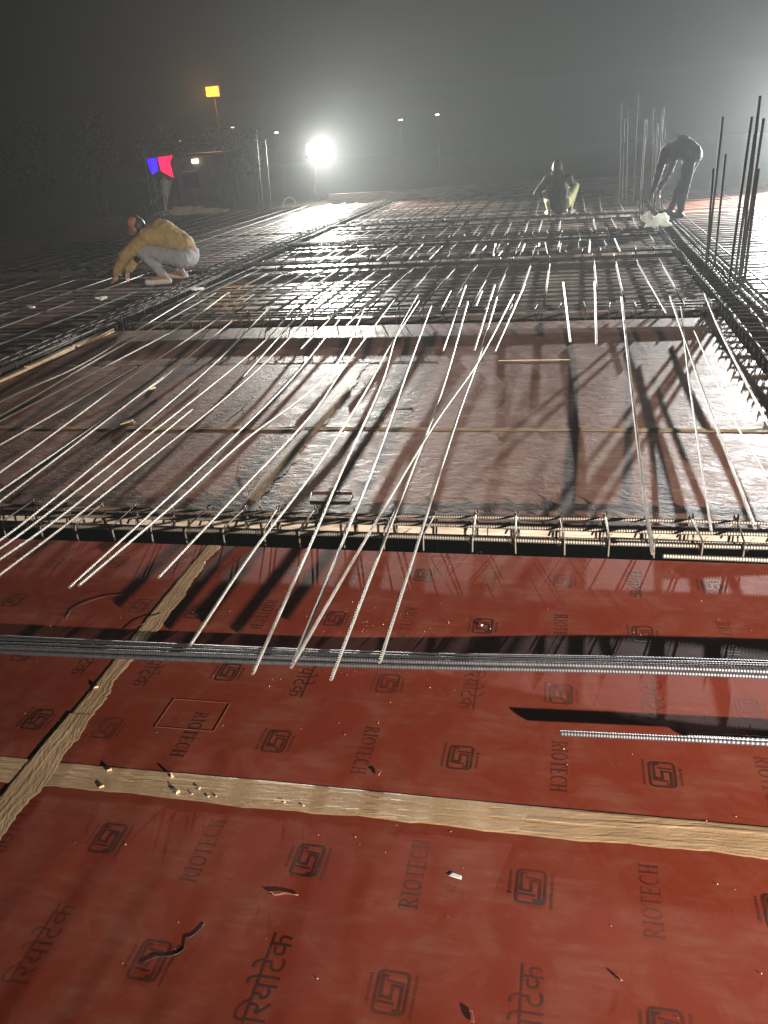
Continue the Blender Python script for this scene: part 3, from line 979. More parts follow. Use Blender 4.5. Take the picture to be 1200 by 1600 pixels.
# ------------------------------------------------------------------ floodlights
def floodlight(label, base, height, aim, power, colour, spread=150, lean=0.02, blend=0.35):
    root = empty('floodlight', base)
    tag(root, label, 'floodlight')
    m = MB(); m.tube([(0, 0, 0), (lean, 0, height-0.16)], 0.016, 8); m.build('pole', M['edge_timber'], root, smooth=True)
    m = MB(); m.tube([(-0.10, 0.02, 0), (lean*0.6, 0.005, height-0.2)], 0.011, 6); m.build('brace', M['edge_timber'], root, smooth=True)
    for a in (0.6, 2.7, 4.8):
        m = MB(); m.tube([(0, 0, 0.28), (0.24*math.cos(a), 0.24*math.sin(a), 0.005)], 0.010, 6); m.build('leg', M['black_metal'], root, smooth=True)
    head = empty('lamp_head', (lean, 0, height), root)
    d = Vector(aim) - (Vector(base) + Vector((lean, 0, height)))
    head.rotation_euler = d.to_track_quat('Y', 'Z').to_euler()
    m = MB()
    w, h, dp = 0.20, 0.145, 0.10
    # open housing: back, four flared sides and cooling fins
    m.box(-w*0.7, w*0.7, -dp, -dp+0.02, -h*0.7, h*0.7)
    for s in (-1, 1):
        m.poly([(s*w*0.7, -dp+0.02, -h*0.7), (s*w, 0.0, -h), (s*w, 0.0, h), (s*w*0.7, -dp+0.02, h*0.7)])
        m.poly([(-w*0.7, -dp+0.02, s*h*0.7), (-w, 0.0, s*h), (w, 0.0, s*h), (w*0.7, -dp+0.02, s*h*0.7)])
    for q in range(6):
        x = -w*0.6 + q*w*0.24
        m.box(x-0.004, x+0.004, -dp-0.03, -dp-0.001, -h*0.6, h*0.6)
    m.build('housing', M['black_metal'], head)
    m = MB(); m.box(-w*0.93, w*0.93, -0.016, -0.010, -h*0.93, h*0.93); m.build('lamp_glass', M['lamp_glass'], head)
    m = MB(); m.tube([(-w-0.012, -0.03, 0), (-w-0.012, -0.05, -h-0.03), (w+0.012, -0.05, -h-0.03), (w+0.012, -0.03, 0)], 0.008, 6); m.build('bracket', M['black_metal'], head)
    ld = bpy.data.lights.new('flood_lamp', 'SPOT')
    ld.energy = power; ld.color = colour
    ld.spot_size = math.radians(spread); ld.spot_blend = blend
    ld.shadow_soft_size = 0.045
    lo = bpy.data.objects.new('flood_lamp', ld)
    col.objects.link(lo)
    lo.parent = head
    lo.location = (0, 0.075, 0)
    lo.rotation_euler = (math.radians(90), 0, 0)
    return root


floodlight('glaring white floodlight on a thin stand at the far left deck corner', (-6.62, 23.3, -0.0), 1.26, (1.0, 9.3, 0.2), POWER_FAR, (1.0, 0.985, 0.91), 68, blend=0.9)
floodlight('floodlight on a stand beyond the right bay', (4.85, 20.3, 0.0), 1.38, (2.2, 9.0, 0.0), POWER_SIDE, (0.98, 1.0, 0.98), 80, blend=0.8)
floodlight('floodlight on a stand behind the photographer at right', (5.4, -3.2, 0.0), 1.44, (3.3, -0.28, 0.0), POWER_NEAR, (1.0, 0.87, 0.74), 58, blend=1.0)
# ledger board carrying the first floodlight outside the edge formwork
m = MB(); m.box(-7.4, -5.9, 21.8, 23.8, -0.05, -0.006); o = m.build('scaffold_platform', M['edge_timber'])
tag(o, 'small boarded platform outside the deck corner under the lit floodlight', 'platform')
m = MB(); m.box(4.2, 5.6, 19.7, 21.2, -0.05, -0.006); o = m.build('scaffold_platform', M['edge_timber'])
tag(o, 'boarded platform outside the right bay under its floodlight', 'platform')

# ------------------------------------------------------------------ people
FOLDS = bpy.data.textures.new('cloth_folds', 'CLOUDS')
FOLDS.noise_scale = 0.09; FOLDS.noise_depth = 2; FOLDS.noise_type = 'HARD_NOISE'


def blob(name, caps, voxel, mat, parent, smooth_it=6, folds=0.0):
    """one continuous skin round a set of tapered limbs: (a, b, ra, rb)"""
    m = MB()
    for c in caps:
        a, b, ra, rb_ = Vector(c[0]), Vector(c[1]), c[2], c[3]
        n = max(3, int((b-a).length/(min(ra, rb_)*0.5))+2)
        for i in range(n):
            t = i/(n-1)
            p = a.lerp(b, t)
            m.ball(p, ra+(rb_-ra)*t, 10, 8)
    me = m.mesh(name)
    ob = bpy.data.objects.new(name, me); col.objects.link(ob)
    r = ob.modifiers.new('r', 'REMESH'); r.mode = 'VOXEL'; r.voxel_size = voxel
    s = ob.modifiers.new('s', 'SMOOTH'); s.iterations = smooth_it; s.factor = 0.5
    if folds:
        d = ob.modifiers.new('d', 'DISPLACE'); d.texture = FOLDS; d.strength = folds; d.mid_level = 0.5; d.texture_coords = 'LOCAL'
    dg = bpy.context.evaluated_depsgraph_get(); dg.update()
    me2 = bpy.data.meshes.new_from_object(ob.evaluated_get(dg))
    bpy.data.objects.remove(ob); bpy.data.meshes.remove(me)
    me2.name = name; me2.materials.clear()
    return link(name, me2, mat, parent, smooth=True)


def cloth(name, c, rough=0.85):
    return simple(name, c, rough, 0, 0.15, 14, 0.5, 35)


M['skin'] = simple('brown_skin', (0.17, 0.085, 0.055), 0.55, 0, 0.08, 20)
M['hair'] = simple('black_hair', (0.012, 0.010, 0.009), 0.6, 0, 0.2, 90, 0.5, 200)
M['mustard'] = cloth('mustard_knit', (0.20, 0.135, 0.045))
M['grey_cloth'] = cloth('grey_trouser_cloth', (0.16, 0.165, 0.17))
M['brown_cloth'] = cloth('brown_shirt_hem', (0.16, 0.10, 0.075))
M['black_cloth'] = cloth('black_jacket_cloth', (0.018, 0.018, 0.020))
M['yellow_cloth'] = cloth('pale_yellow_trouser_cloth', (0.62, 0.60, 0.28))
M['pale_cloth'] = cloth('pale_trouser_cloth', (0.30, 0.285, 0.265))
M['dark_blue_cloth'] = cloth('dark_trouser_cloth', (0.03, 0.032, 0.04))
M['orange_scarf'] = cloth('rust_head_scarf', (0.26, 0.085, 0.045))
M['sandal'] = simple('pale_sandal', (0.32, 0.30, 0.27), 0.7)


def fingers(hand, d, side, s=1.0):
    """five tapered fingers and a palm, d = pointing direction, side = across the palm"""
    hand = Vector(hand); d = Vector(d).normalized(); side = Vector(side).normalized()
    n = d.cross(side).normalized()
    out = [(hand, hand+d*0.07*s, 0.030*s, 0.034*s)]
    for k, (off, ln) in enumerate(((-0.033, 0.060), (-0.011, 0.075), (0.011, 0.070), (0.032, 0.052))):
        a = hand + d*0.075*s + side*off*s
        b = a + d*ln*0.55*s + n*0.012*s
        c = b + d*ln*0.4*s + n*0.028*s
        out += [(a, b, 0.011*s, 0.0095*s), (b, c, 0.0095*s, 0.008*s)]
    a = hand + d*0.025*s - side*0.030*s
    b = a - side*0.030*s + d*0.035*s + n*0.012*s
    out += [(a, b, 0.013*s, 0.010*s), (b, b + d*0.03*s + n*0.010*s, 0.010*s, 0.008*s)]
    return out


def foot(ankle, toe):
    a = Vector(ankle); t = Vector(toe)
    h = a + (a-t).normalized()*0.03; h.z = t.z
    return [(a, h, 0.038, 0.035), (h, t, 0.034, 0.030), (a, t, 0.034, 0.028)]


# --- worker squatting in profile, facing left, reaching down with his left arm
w1 = empty('person', (-4.66, 9.70, 0))
tag(w1, 'person in mustard sweater and grey trousers squatting in profile on the left cage, reaching down', 'person')
B = Vector((-4.66, 9.70, 0))
def L1(x, y, z): return Vector((x, y, z)) - B
Z0 = 0.10   # feet stand on the bars
hipN, hipF = L1(-4.44, 9.58, 0.33), L1(-4.44, 9.82, 0.33)
kneeN, kneeF = L1(-4.93, 9.52, 0.47), L1(-4.95, 9.90, 0.46)
ankN, ankF = L1(-4.67, 9.54, 0.15), L1(-4.60, 9.86, 0.17)
toeN, toeF = L1(-4.86, 9.50, 0.10), L1(-4.78, 9.90, 0.11)
pel, waist, chest, neck = L1(-4.43, 9.70, 0.36), L1(-4.50, 9.70, 0.48), L1(-4.70, 9.70, 0.60), L1(-4.84, 9.70, 0.66)
headc = L1(-4.97, 9.62, 0.685)
shN, shF = L1(-4.80, 9.52, 0.60), L1(-4.80, 9.88, 0.60)
elN, haN = L1(-5.10, 9.46, 0.40), L1(-5.27, 9.50, 0.20)
elF, haF = L1(-5.12, 9.95, 0.40), L1(-5.30, 9.86, 0.19)
body = [(pel, waist, .12, .11), (waist, chest, .11, .13), (chest, neck, .12, .06), (neck, headc, .055, .06),
        (headc, headc+Vector((-.02, 0, .05)), .088, .085), (headc+Vector((-.05, 0, -.03)), headc+Vector((-.03, 0, .0)), .06, .07),
        (headc+Vector((-.105, 0, -.005)), headc+Vector((-.085, 0, .02)), .014, .012),
        (headc+Vector((0.01, -.088, .0)), headc+Vector((0.005, -.09, .025)), .014, .016), (headc+Vector((0.01, .088, .0)), headc+Vector((0.005, .09, .025)), .014, .016)]
for (a, b, c, d_) in ((shN, elN, haN, -1), (shF, elF, haF, 1)):
    body += [(chest, a, .09, .06), (a, b, .05, .042), (b, c, .040, .028)]
    body += fingers(c, (-0.35, 0, -0.9), (0, d_, 0))
for (a, b, c, t) in ((hipN, kneeN, ankN, toeN), (hipF, kneeF, ankF, toeF)):
    body += [(pel, a, .10, .09), (a, b, .085, .06), (b, c, .056, .036)] + foot(c, t)
blob('body', body, 0.011, M['skin'], w1, 4)
sw = [(waist+Vector((.03, 0, -.03)), chest+Vector((.02, 0, -.01)), .165, .185), (chest, neck+Vector((.03, 0, -.02)), .18, .115)]
for (a, b, c) in ((shN, elN, haN), (shF, elF, haF)):
    sw += [(chest, a, .15, .115), (a, b, .105, .080), (b, c.lerp(b, 0.10), .078, .058)]
blob('sweater', sw, 0.012, M['mustard'], w1, 7, 0.022)
blob('shirt_hem', [(pel+Vector((.0, 0, .03)), waist+Vector((.02, 0, .0)), .148, .15)], 0.018, M['brown_cloth'], w1, 5, 0.022)
tr = [(pel+Vector((0, -.05, -.01)), pel+Vector((0, .05, -.01)), .145, .145)]
for (a, b, c) in ((hipN, kneeN, ankN), (hipF, kneeF, ankF)):
    tr += [(pel, a, .125, .125), (a, b, .118, .088), (b, c.lerp(b, 0.08), .086, .062)]
blob('trousers', tr, 0.016, M['grey_cloth'], w1, 6, 0.022)
hr = [(headc+Vector((.035, 0, .035)), headc+Vector((.0, 0, .085)), .088, .07), (headc+Vector((.05, 0, -.0)), headc+Vector((.05, 0, .05)), .066, .07)]
blob('hair', hr, 0.014, M['hair'], w1, 3)
blob('head_scarf', [(headc+Vector((-.01, -.02, .065)), headc+Vector((-.015, .02, .065)), .080, .080), (headc+Vector((-.05, 0, .09)), headc+Vector((.03, 0, .095)), .035, .045)], 0.014, M['orange_scarf'], w1, 3)
for (a, t) in ((ankN, toeN), (ankF, toeF)):
    h = a + Vector((.05, 0, 0)); h.z = t.z-.012; e = t + Vector((-.02, 0, -.012))
    blob('sandal', [(h, e, .036, .040)], 0.012, M['sandal'], w1, 2)

# --- worker squatting with his back to us
w2 = empty('person', (-0.22, 16.1, 0))
tag(w2, 'person in black jacket and pale yellow trousers squatting with his back turned, far deck', 'person')
hips = Vector((0, -.02, .22)); wst = Vector((0, .02, .40)); cst = Vector((0, .12, .56)); nk = Vector((-.02, .16, .66)); hd = Vector((-.03, .20, .765))
sL, sR = Vector((-.19, .12, .59)), Vector((.17, .12, .60))
kL, kR = Vector((-.24, .34, .44)), Vector((.28, .32, .45))
aL, aR = Vector((-.15, .06, .10)), Vector((.20, .06, .10))
tL, tR = Vector((-.20, .26, .055)), Vector((.27, .26, .055))
eL, eR = Vector((-.37, .16, .38)), Vector((.26, .42, .40))
hL, hR = Vector((-.22, .42, .24)), Vector((.10, .60, .22))
body = [(hips, wst, .13, .12), (wst, cst, .12, .13), (cst, nk, .12, .06), (nk, hd, .055, .06), (hd, hd+Vector((0, 0, .04)), .085, .085),
        (hd+Vector((-.088, .01, 0)), hd+Vector((-.09, .01, .02)), .015, .015), (hd+Vector((.088, .01, 0)), hd+Vector((.09, .01, .02)), .015, .015),
        (hd+Vector((0, .09, -.01)), hd+Vector((0, .085, .01)), .016, .013)]
for (a, b, c, s_) in ((sL, eL, hL, -1), (sR, eR, hR, 1)):
    body += [(cst, a, .1, .06), (a, b, .05, .042), (b, c, .04, .028)] + fingers(c, (0.3*-s_, 0.6, -0.7), (s_, 0, 0))
for (a, k_, t) in ((aL, kL, tL), (aR, kR, tR)):
    s_ = -1 if k_.x < 0 else 1
    hp = hips + Vector((.10*s_, 0, .0))
    body += [(hips, hp, .1, .09), (hp, k_, .085, .06), (k_, a, .056, .036)] + foot(a, t)
blob('body', body, 0.012, M['skin'], w2, 4)
jk = [(hips+Vector((0, -.03, -.02)), wst+Vector((0, -.02, 0)), .175, .185), (wst, cst, .185, .175), (cst, nk+Vector((0, 0, -.03)), .165, .10)]
for (a, b, c) in ((sL, eL, hL), (sR, eR, hR)):
    jk += [(cst, a, .14, .09), (a, b, .082, .07), (b, c.lerp(b, .1), .065, .05)]
blob('jacket', jk, 0.016, M['black_cloth'], w2, 6, 0.022)
tr = []
for (a, k_) in ((aL, kL), (aR, kR)):
    s_ = -1 if k_.x < 0 else 1
    hp = hips + Vector((.11*s_, .0, .0))
    tr += [(hips, hp, .15, .12), (hp, k_, .115, .088), (k_, a.lerp(k_, .08), .084, .055)]
blob('trousers', tr, 0.016, M['yellow_cloth'], w2, 6, 0.022)
blob('hair', [(hd+Vector((0, -.015, .03)), hd+Vector((0, -.01, .075)), .088, .075), (hd+Vector((0, -.04, -.02)), hd+Vector((0, -.04, .03)), .06, .07)], 0.013, M['hair'], w2, 3)
blob('scarf', [(nk+Vector((-.06, -.02, .02)), nk+Vector((.06, -.02, .02)), .06, .06)], 0.014, M['black_cloth'], w2, 3)
for (a, t) in ((aL, tL), (aR, tR)):
    blob('sandal', [(Vector((a.x, a.y-.05, .035)), Vector((t.x, t.y, .035)), .036, .042)], 0.012, M['sandal'], w2, 2)


# --- workers bent over at the waist
def bent_worker(label, base, upper, trousers, mirror=1, turn=0.0, zf=0.06):
    root = empty('person', base); tag(root, label, 'person')
    root.rotation_euler.z = turn
    s = mirror
    hp = Vector((.13*s, .0, .90)); mid = Vector((-.06*s, .02, 1.03)); ch = Vector((-.24*s, .04, .96)); nk_ = Vector((-.34*s, .05, .84)); hd_ = Vector((-.38*s, .06, .72))
    hips_ = [hp + Vector((0, -.10, 0)), hp + Vector((0, .10, 0))]
    knees = [Vector((.11*s, -.13, .48)), Vector((-.06*s, .16, .48))]
    anks = [Vector((.07*s, -.14, zf+.05)), Vector((-.24*s, .18, zf+.05))]
    toes = [Vector((-.10*s, -.18, zf)), Vector((-.41*s, .20, zf))]
    shs = [ch + Vector((0, -.18, -.01)), ch + Vector((0, .18, -.01))]
    els = [Vector((-.28*s, -.24, .64)), Vector((-.34*s, .26, .66))]
    has = [Vector((-.38*s, -.18, .40)), Vector((-.44*s, .16, .42))]
    bd = [(hp, mid, .12, .115), (mid, ch, .115, .125), (ch, nk_, .11, .06), (nk_, hd_, .055, .065), (hd_, hd_+Vector((-.02*s, 0, -.05)), .085, .08),
          (hd_+Vector((-.1*s, 0, -.01)), hd_+Vector((-.09*s, 0, -.03)), .015, .013),
          (hd_+Vector((.0, -.088, -.01)), hd_+Vector((.0, -.09, -.03)), .015, .015), (hd_+Vector((.0, .088, -.01)), hd_+Vector((.0, .09, -.03)), .015, .015)]
    for q in range(2):
        bd += [(ch, shs[q], .1, .06), (shs[q], els[q], .05, .042), (els[q], has[q], .04, .028)] + fingers(has[q], (-.2*s, 0, -1), (0, 1 if q else -1, 0))
        bd += [(hp, hips_[q], .1, .09), (hips_[q], knees[q], .085, .06), (knees[q], anks[q], .056, .036)] + foot(anks[q], toes[q])
    blob('body', bd, 0.013, M['skin'], root, 4)
    jk_ = [(hp+Vector((-.02*s, 0, .03)), mid, .16, .165), (mid, ch, .165, .16), (ch, nk_, .145, .09)]
    for q in range(2):
        jk_ += [(ch, shs[q], .13, .09), (shs[q], els[q], .08, .066), (els[q], has[q].lerp(els[q], .1), .062, .048)]
    blob('jacket', jk_, 0.017, upper, root, 6, 0.022)
    t_ = []
    for q in range(2):
        t_ += [(hp, hips_[q], .135, .12), (hips_[q], knees[q], .115, .085), (knees[q], anks[q].lerp(knees[q], .08), .082, .060)]
    blob('trousers', t_, 0.017, trousers, root, 6, 0.022)
    blob('hair', [(hd_+Vector((.03*s, 0, -.01)), hd_+Vector((.02*s, 0, -.06)), .085, .075), (hd_+Vector((.0, 0, -.07)), hd_+Vector((-.01*s, 0, -.075)), .08, .07)], 0.014, M['hair'], root, 3)
    for q in range(2):
        blob('shoe', [(anks[q]+Vector((.03*s, 0, -.05)), toes[q]+Vector((0, 0, .0)), .042, .042)], 0.013, M['black_metal'], root, 2)
    return root


bent_worker('person in dark clothes bent double beside the cluster of upright column bars', (1.64, 14.4, 0.03), M['black_cloth'], M['dark_blue_cloth'], 1, -0.55)
w4 = bent_worker('person bent over at far left below the blue and red lit panel', (-9.93, 21.0, 0.02), M['black_cloth'], M['pale_cloth'], 1, -0.15)
w4.scale = (0.88, 0.88, 0.86)

# ------------------------------------------------------------------ small things on the deck
def lump(name, parts, voxel, mat, loc, label, cat):
    o = blob(name, parts, voxel, mat, None, 2)
    o.location = loc
    tag(o, label, cat)
    return o


rl = random.Random(8)
pts = []
for cxx, n, rad in ((-0.06, 12, .085), (0.10, 8, .06)):
    for q in range(n):
        a = Vector((cxx+rl.gauss(0, rad*.5), rl.gauss(0, rad*.5), .08+rl.uniform(-.02, rad*.9)))
        b = a + Vector((rl.gauss(0, .05), rl.gauss(0, .05), rl.gauss(0, .04)))
        pts.append((a, b, rl.uniform(.03, .06), rl.uniform(.02, .05)))
pts.append((Vector((-.05, 0, .1)), Vector((.14, 0, .13)), .05, .04))
lump('plastic_bag', pts, 0.014, M['cloth_white'], (1.17, 13.2, 0.04), 'crumpled white plastic bag on the rebar beside the right cage', 'bag')

m = MB(); m.tube([(-0.17, 0, 0.0), (-0.165, 0, 0.10), (-0.12, 0, 0.20), (-0.02, 0, 0.245), (0.09, 0, 0.21), (0.15, 0, 0.12), (0.17, 0, 0.02)], 0.016, 8)
o = m.build('bent_hoop', M['cloth_white'], loc=(-6.75, 21.2, 0.01), smooth=True)
tag(o, 'pale bent hoop standing on the deck just left of the lit floodlight', 'hoop')

# paper and rag scraps on the dark left bay
for (x, y, s, lab) in ((-4.05, 8.95, .09, 'crumpled pale scrap on the rods right of the worker in mustard'),
                       (-4.95, 8.55, .08, 'pale scrap on the dark mat in front of the worker in mustard'),
                       (-5.55, 8.15, .06, 'tiny pale scrap, second left of the worker in mustard'),
                       (-7.0, 7.75, .11, 'pale scrap lying at the far left edge on the dark mat')):
    rr_ = random.Random(int(x*100))
    pp = [(Vector((rr_.gauss(0, s*.4), rr_.gauss(0, s*.3), s*.25)), Vector((rr_.gauss(0, s*.4), rr_.gauss(0, s*.3), s*.4)), s*.22, s*.14) for _ in range(6)]
    lump('scrap', pp, 0.012, M['cloth_white'], (x, y, 0.055), lab, 'scrap')

# debris heap by the far left worker
m = MB()
for q in range(9):
    a = Vector((rl.uniform(-.5, .5), rl.uniform(-.15, .15), rl.uniform(0.02, .16)))
    d = Vector((rl.uniform(.3, .7), rl.uniform(-.2, .2), rl.uniform(-.08, .08)))
    m.tube([a-d, a, a+d], 0.018, 5)
m.box(-0.35, 0.1, -0.1, 0.1, 0.02, 0.2)
o = m.build('offcut_heap', M['board'], loc=(-9.2, 20.6, 0.01)); tag(o, 'heap of pale timber offcuts at the feet of the far left worker', 'offcuts', kind=None)

# chips, wires and offcuts on the red plywood
def chip(x, y, l, w, h, rot, label, mat='chip', z=0.004, name='wood_chip', cat='wood chip'):
    if name in ('wood_chip', 'wood_crumb') and z == 0.004 and l < .06: l, w, h = l*.62, w*.62, h*.6
    m = MB()
    m.v = [(-l/2, -w/2, 0), (l/2, -w/3, 0), (l/2*0.8, w/2, 0), (-l/2*0.7, w/2, 0), (-l/2*0.8, -w/3, h*0.6), (l/2*0.7, -w/4, h), (l/2*0.6, w/3, h*0.9), (-l/2*0.5, w/3, h*0.7)]
    m.f = [(0, 3, 2, 1), (4, 5, 6, 7), (0, 1, 5, 4), (1, 2, 6, 5), (2, 3, 7, 6), (3, 0, 4, 7)]
    o = m.build(name, M[mat], loc=(x, y, z)); o.rotation_euler.z = rot
    tag(o, label, cat)
    return o


chip(-0.945, 1.527, .020, .012, .016, 0.9, 'pale chip on the lower edge of the wide tape, casting a long shadow')
chip(-0.985, 1.582, .016, .012, .018, 2.2, 'pale chip standing on the upper edge of the wide tape, left part')
chip(-1.165, 1.583, .022, .010, .012, 0.3, 'flat chip on the upper tape edge next to the tape crossing')
chip(-1.155, 1.522, .022, .012, .010, 0.5, 'dark-shadowed chip on the lower tape edge next to the crossing')
chip(-0.895, 1.548, .014, .008, .008, 1.1, 'small chip in the middle of the wide tape, right of the shadowed chips')
CR = [(-0.905, 1.527), (-0.86, 1.524), (-0.84, 1.527), (-0.61, 1.525), (-0.66, 1.53)]
for i, (x, y) in enumerate(CR):
    o = chip(x, y, .010, .006, .006, i*0.9, ['first', 'second', 'third', 'fourth', 'fifth', 'sixth', 'seventh', 'eighth'][sorted(CR).index((x, y))] + ' tiny wood crumb from left on the lower edge of the wide tape', name='wood_crumb', cat='crumb')
    o['group'] = 'crumbs on the wide tape'
chip(-1.40, 2.10, .05, .014, .012, 0.5, 'curled splinter sticking out beside the upright tape strip, behind the bundle')
chip(-1.395, 1.93, .022, .016, .012, 0.2, 'dark chip on the upright tape strip in front of the bundle')
chip(-2.60, 4.50, .09, .045, .02, 0.3, 'pale wood block on the seam among the left fan rods', z=0.004)
chip(-2.80, 5.25, .05, .03, .015, 0.8, 'small pale chip beyond the seam among the left fan rods', z=0.003)
chip(-0.255, 2.40, .014, .010, .008, 0.8, 'bright white crumb lying on a printed mark behind the bundle', mat='chalk', z=0.004)
chip(-0.144, 1.046, .026, .008, .004, 1.8, 'dark red splinter at the bottom frame edge', mat='scrap_red', z=0.002, name='splinter', cat='splinter')
chip(0.126, 1.166, .014, .005, .004, 2.2, 'reddish splinter on the near plywood right of the bottom centre', mat='scrap_red', z=0.002, name='splinter', cat='splinter')
o = chip(-0.213, 1.365, .030, .012, .0008, -0.3, 'pale violet chalk smudge on the near plywood', mat='chalk', z=0.0021, name='chalk_smudge', cat='chalk mark')
# long lath on the second seam
m = MB(); m.box(-0.47, 0.02, 5.889, 5.901, 0.003, 0.007)
o = m.build('wood_lath', M['lath']); tag(o, 'thin pale lath lying on the far seam of the bare sheets', 'lath')


def wire(pts, label, r=0.0011, mat='wire'):
    o = MB().tube(resample(pts, 0.01), r, 5).build('wire_scrap', M[mat], smooth=True)
    tag(o, label, 'wire'); return o


wire([(-0.815, 1.058, .0015), (-0.785, 1.075, .003), (-0.76, 1.082, .002), (-0.742, 1.10, .0015), (-0.745, 1.125, .0025), (-0.735, 1.135, .0015), (-0.722, 1.165, .0015)], 'kinked black tie wire lying across a printed mark at lower left', 0.0011)
wire([(-0.61, 1.262, .004), (-0.595, 1.254, .006), (-0.575, 1.263, .005), (-0.545, 1.265, .003)], 'short curled strip on the near plywood, left of centre', 0.0018, 'scrap_red')
wire([(-1.72, 2.30, .003), (-1.73, 2.38, .004), (-1.66, 2.46, .005), (-1.55, 2.50, .004)], 'thin arc of wire on the dark red sheet at left', 0.0010)
wire([(-1.47, 2.26, .003), (-1.41, 2.29, .012), (-1.37, 2.36, .008)], 'thin wire curling over the upright tape strip', 0.0010)
wire([(-0.42, 2.72, .003), (-0.41, 2.80, .02), (-0.35, 2.84, .012), (-0.30, 2.85, .05), (-0.31, 2.80, .02)], 'twisted wire at the trench edge right of the loose rods', 0.0010)
wire([(-0.465, 1.672, .003), (-0.445, 1.668, .006), (-0.448, 1.655, .004)], 'tiny curl of film near the printed word at centre', 0.0018, 'scrap_red')

# grit and sawdust spread thinly over the red sheets
m = MB()
rg = np.random.default_rng(21)
for q in range(300):
    if q % 3 == 0:
        x = rg.normal(-0.62, .14); y = rg.normal(2.25, .16)
    else:
        x = rg.uniform(-2.2, 1.1); y = rg.uniform(0.75, 2.9)
    s = float(np.clip(rg.lognormal(-6.8, .4), .0006, .0022))
    if abs(y-1.555) < .05: continue
    b = len(m.v); a = rg.uniform(0, 6.28)
    for k in range(3): m.v.append((x+s*math.cos(a+2.1*k), y+s*math.sin(a+2.1*k), 0.0012))
    m.v.append((x, y, 0.0012+s*1.2))
    m.f += [(b, b+1, b+3), (b+1, b+2, b+3), (b+2, b, b+3)]
o = m.build('sawdust_grit', M['chip']); tag(o, 'scattered sawdust and grit on the red plywood', 'grit', kind='stuff')

# ------------------------------------------------------------------ surroundings beyond the deck
# low roadside stall with a lit blue and red panel
st = empty('roadside_stall', (-21.0, 47.0, -3.4))
tag(st, 'dim low roadside stall with one lit lamp behind the far left worker', 'stall')
m = MB(); m.box(-1.0, 2.0, 0, 3.0, 0, 4.5); m.build('wall', simple('stall_wall', (0.14, 0.13, 0.125), 0.9, 0, 0.3, 2), st)
m = MB(); m.box(-1.3, 2.3, -0.9, 3.2, 4.52, 4.64); m.build('roof', M['black_metal'], st)
m = MB(); m.box(0.05, 0.95, -0.05, -0.005, 2.9, 3.65); m.build('window', M['black_metal'], st)
m = MB(); m.box(0.1, 0.95, -0.12, -0.02, 3.72, 3.80); m.build('window_ledge', M['chalk'], st)
m = MB(); m.box(0.78, 1.12, -0.20, -0.08, 4.14, 4.36); m.build('lamp', emit('warm_stall_lamp', (1.0, 0.92, 0.6), 4.0), st)
pn = empty('lit_panel', (-21.2, 45.0, -3.4))
tag(pn, 'glowing blue and red panel above the far left worker', 'lit panel')
Mb = emit('blue_panel_light', (0.04, 0.0, 1.0), 1.6); Mr = emit('red_panel_light', (1.0, 0.0, 0.06), 1.6)
m = MB(); m.poly([(-0.75, 0, 4.52), (-0.20, 0, 4.56), (-0.25, 0, 3.9), (-0.55, 0, 3.35)]); m.poly([(-0.75, 0.05, 4.52), (-0.55, 0.05, 3.35), (-0.25, 0.05, 3.9), (-0.20, 0.05, 4.56)])
m.build('blue_screen', Mb, pn)
m = MB(); m.poly([(-0.10, 0, 4.58), (0.72, 0, 4.62), (0.50, 0, 4.32), (0.58, 0, 3.55), (-0.05, 0, 3.9)]); m.poly([(-0.10, 0.05, 4.58), (-0.05, 0.05, 3.9), (0.58, 0.05, 3.55), (0.50, 0.05, 4.32), (0.72, 0.05, 4.62)])
m.build('red_screen', Mr, pn)
m = MB(); m.box(-0.8, 1.0, 0.08, 0.14, 4.60, 4.70); m.tube([(-0.7, 0.11, 0), (-0.7, 0.11, 4.6)], 0.04, 6); m.tube([(0.7, 0.11, 0), (0.7, 0.11, 4.6)], 0.04, 6); m.build('frame', M['black_metal'], pn)
for (x, c, p) in ((-0.45, (0.1, 0.05, 1.0), 18), (0.3, (1.0, 0.02, 0.1), 18)):
    ld = bpy.data.lights.new('panel_glow', 'POINT'); ld.energy = p; ld.color = c; ld.shadow_soft_size = 0.3
    lo = bpy.data.objects.new('panel_glow', ld); col.objects.link(lo); lo.parent = pn; lo.location = (x, -0.4, 4.2)

# amber street lamp
am = empty('street_lamp', (-23.73, 60.0, -3.4))
tag(am, 'amber street lamp glowing in the haze above the trees', 'street lamp')
m = MB(); m.tube([(0.0, 0.3, 0), (0, 0.3, 8.6)], [0.09, 0.06], 8); m.build('pole', M['black_metal'], am)
m = MB(); m.box(-0.50, 0.50, 0.0, 0.25, 7.96, 8.62); m.build('housing', M['black_metal'], am)
Ma = emit('amber_lamp_glass', (1.0, 0.40, 0.005), 2.6)
for (z0, z1) in ((8.02, 8.26), (8.32, 8.56)):
    m = MB(); m.box(-0.42, 0.42, -0.03, -0.004, z0, z1); m.build('lamp_glass', Ma, am)
ld = bpy.data.lights.new('amber_lamp', 'POINT'); ld.energy = 900; ld.color = (1.0, 0.42, 0.08); ld.shadow_soft_size = 0.25
lo = bpy.data.objects.new('amber_lamp', ld); col.objects.link(lo); lo.parent = am; lo.location = (0, -1.4, 8.3)

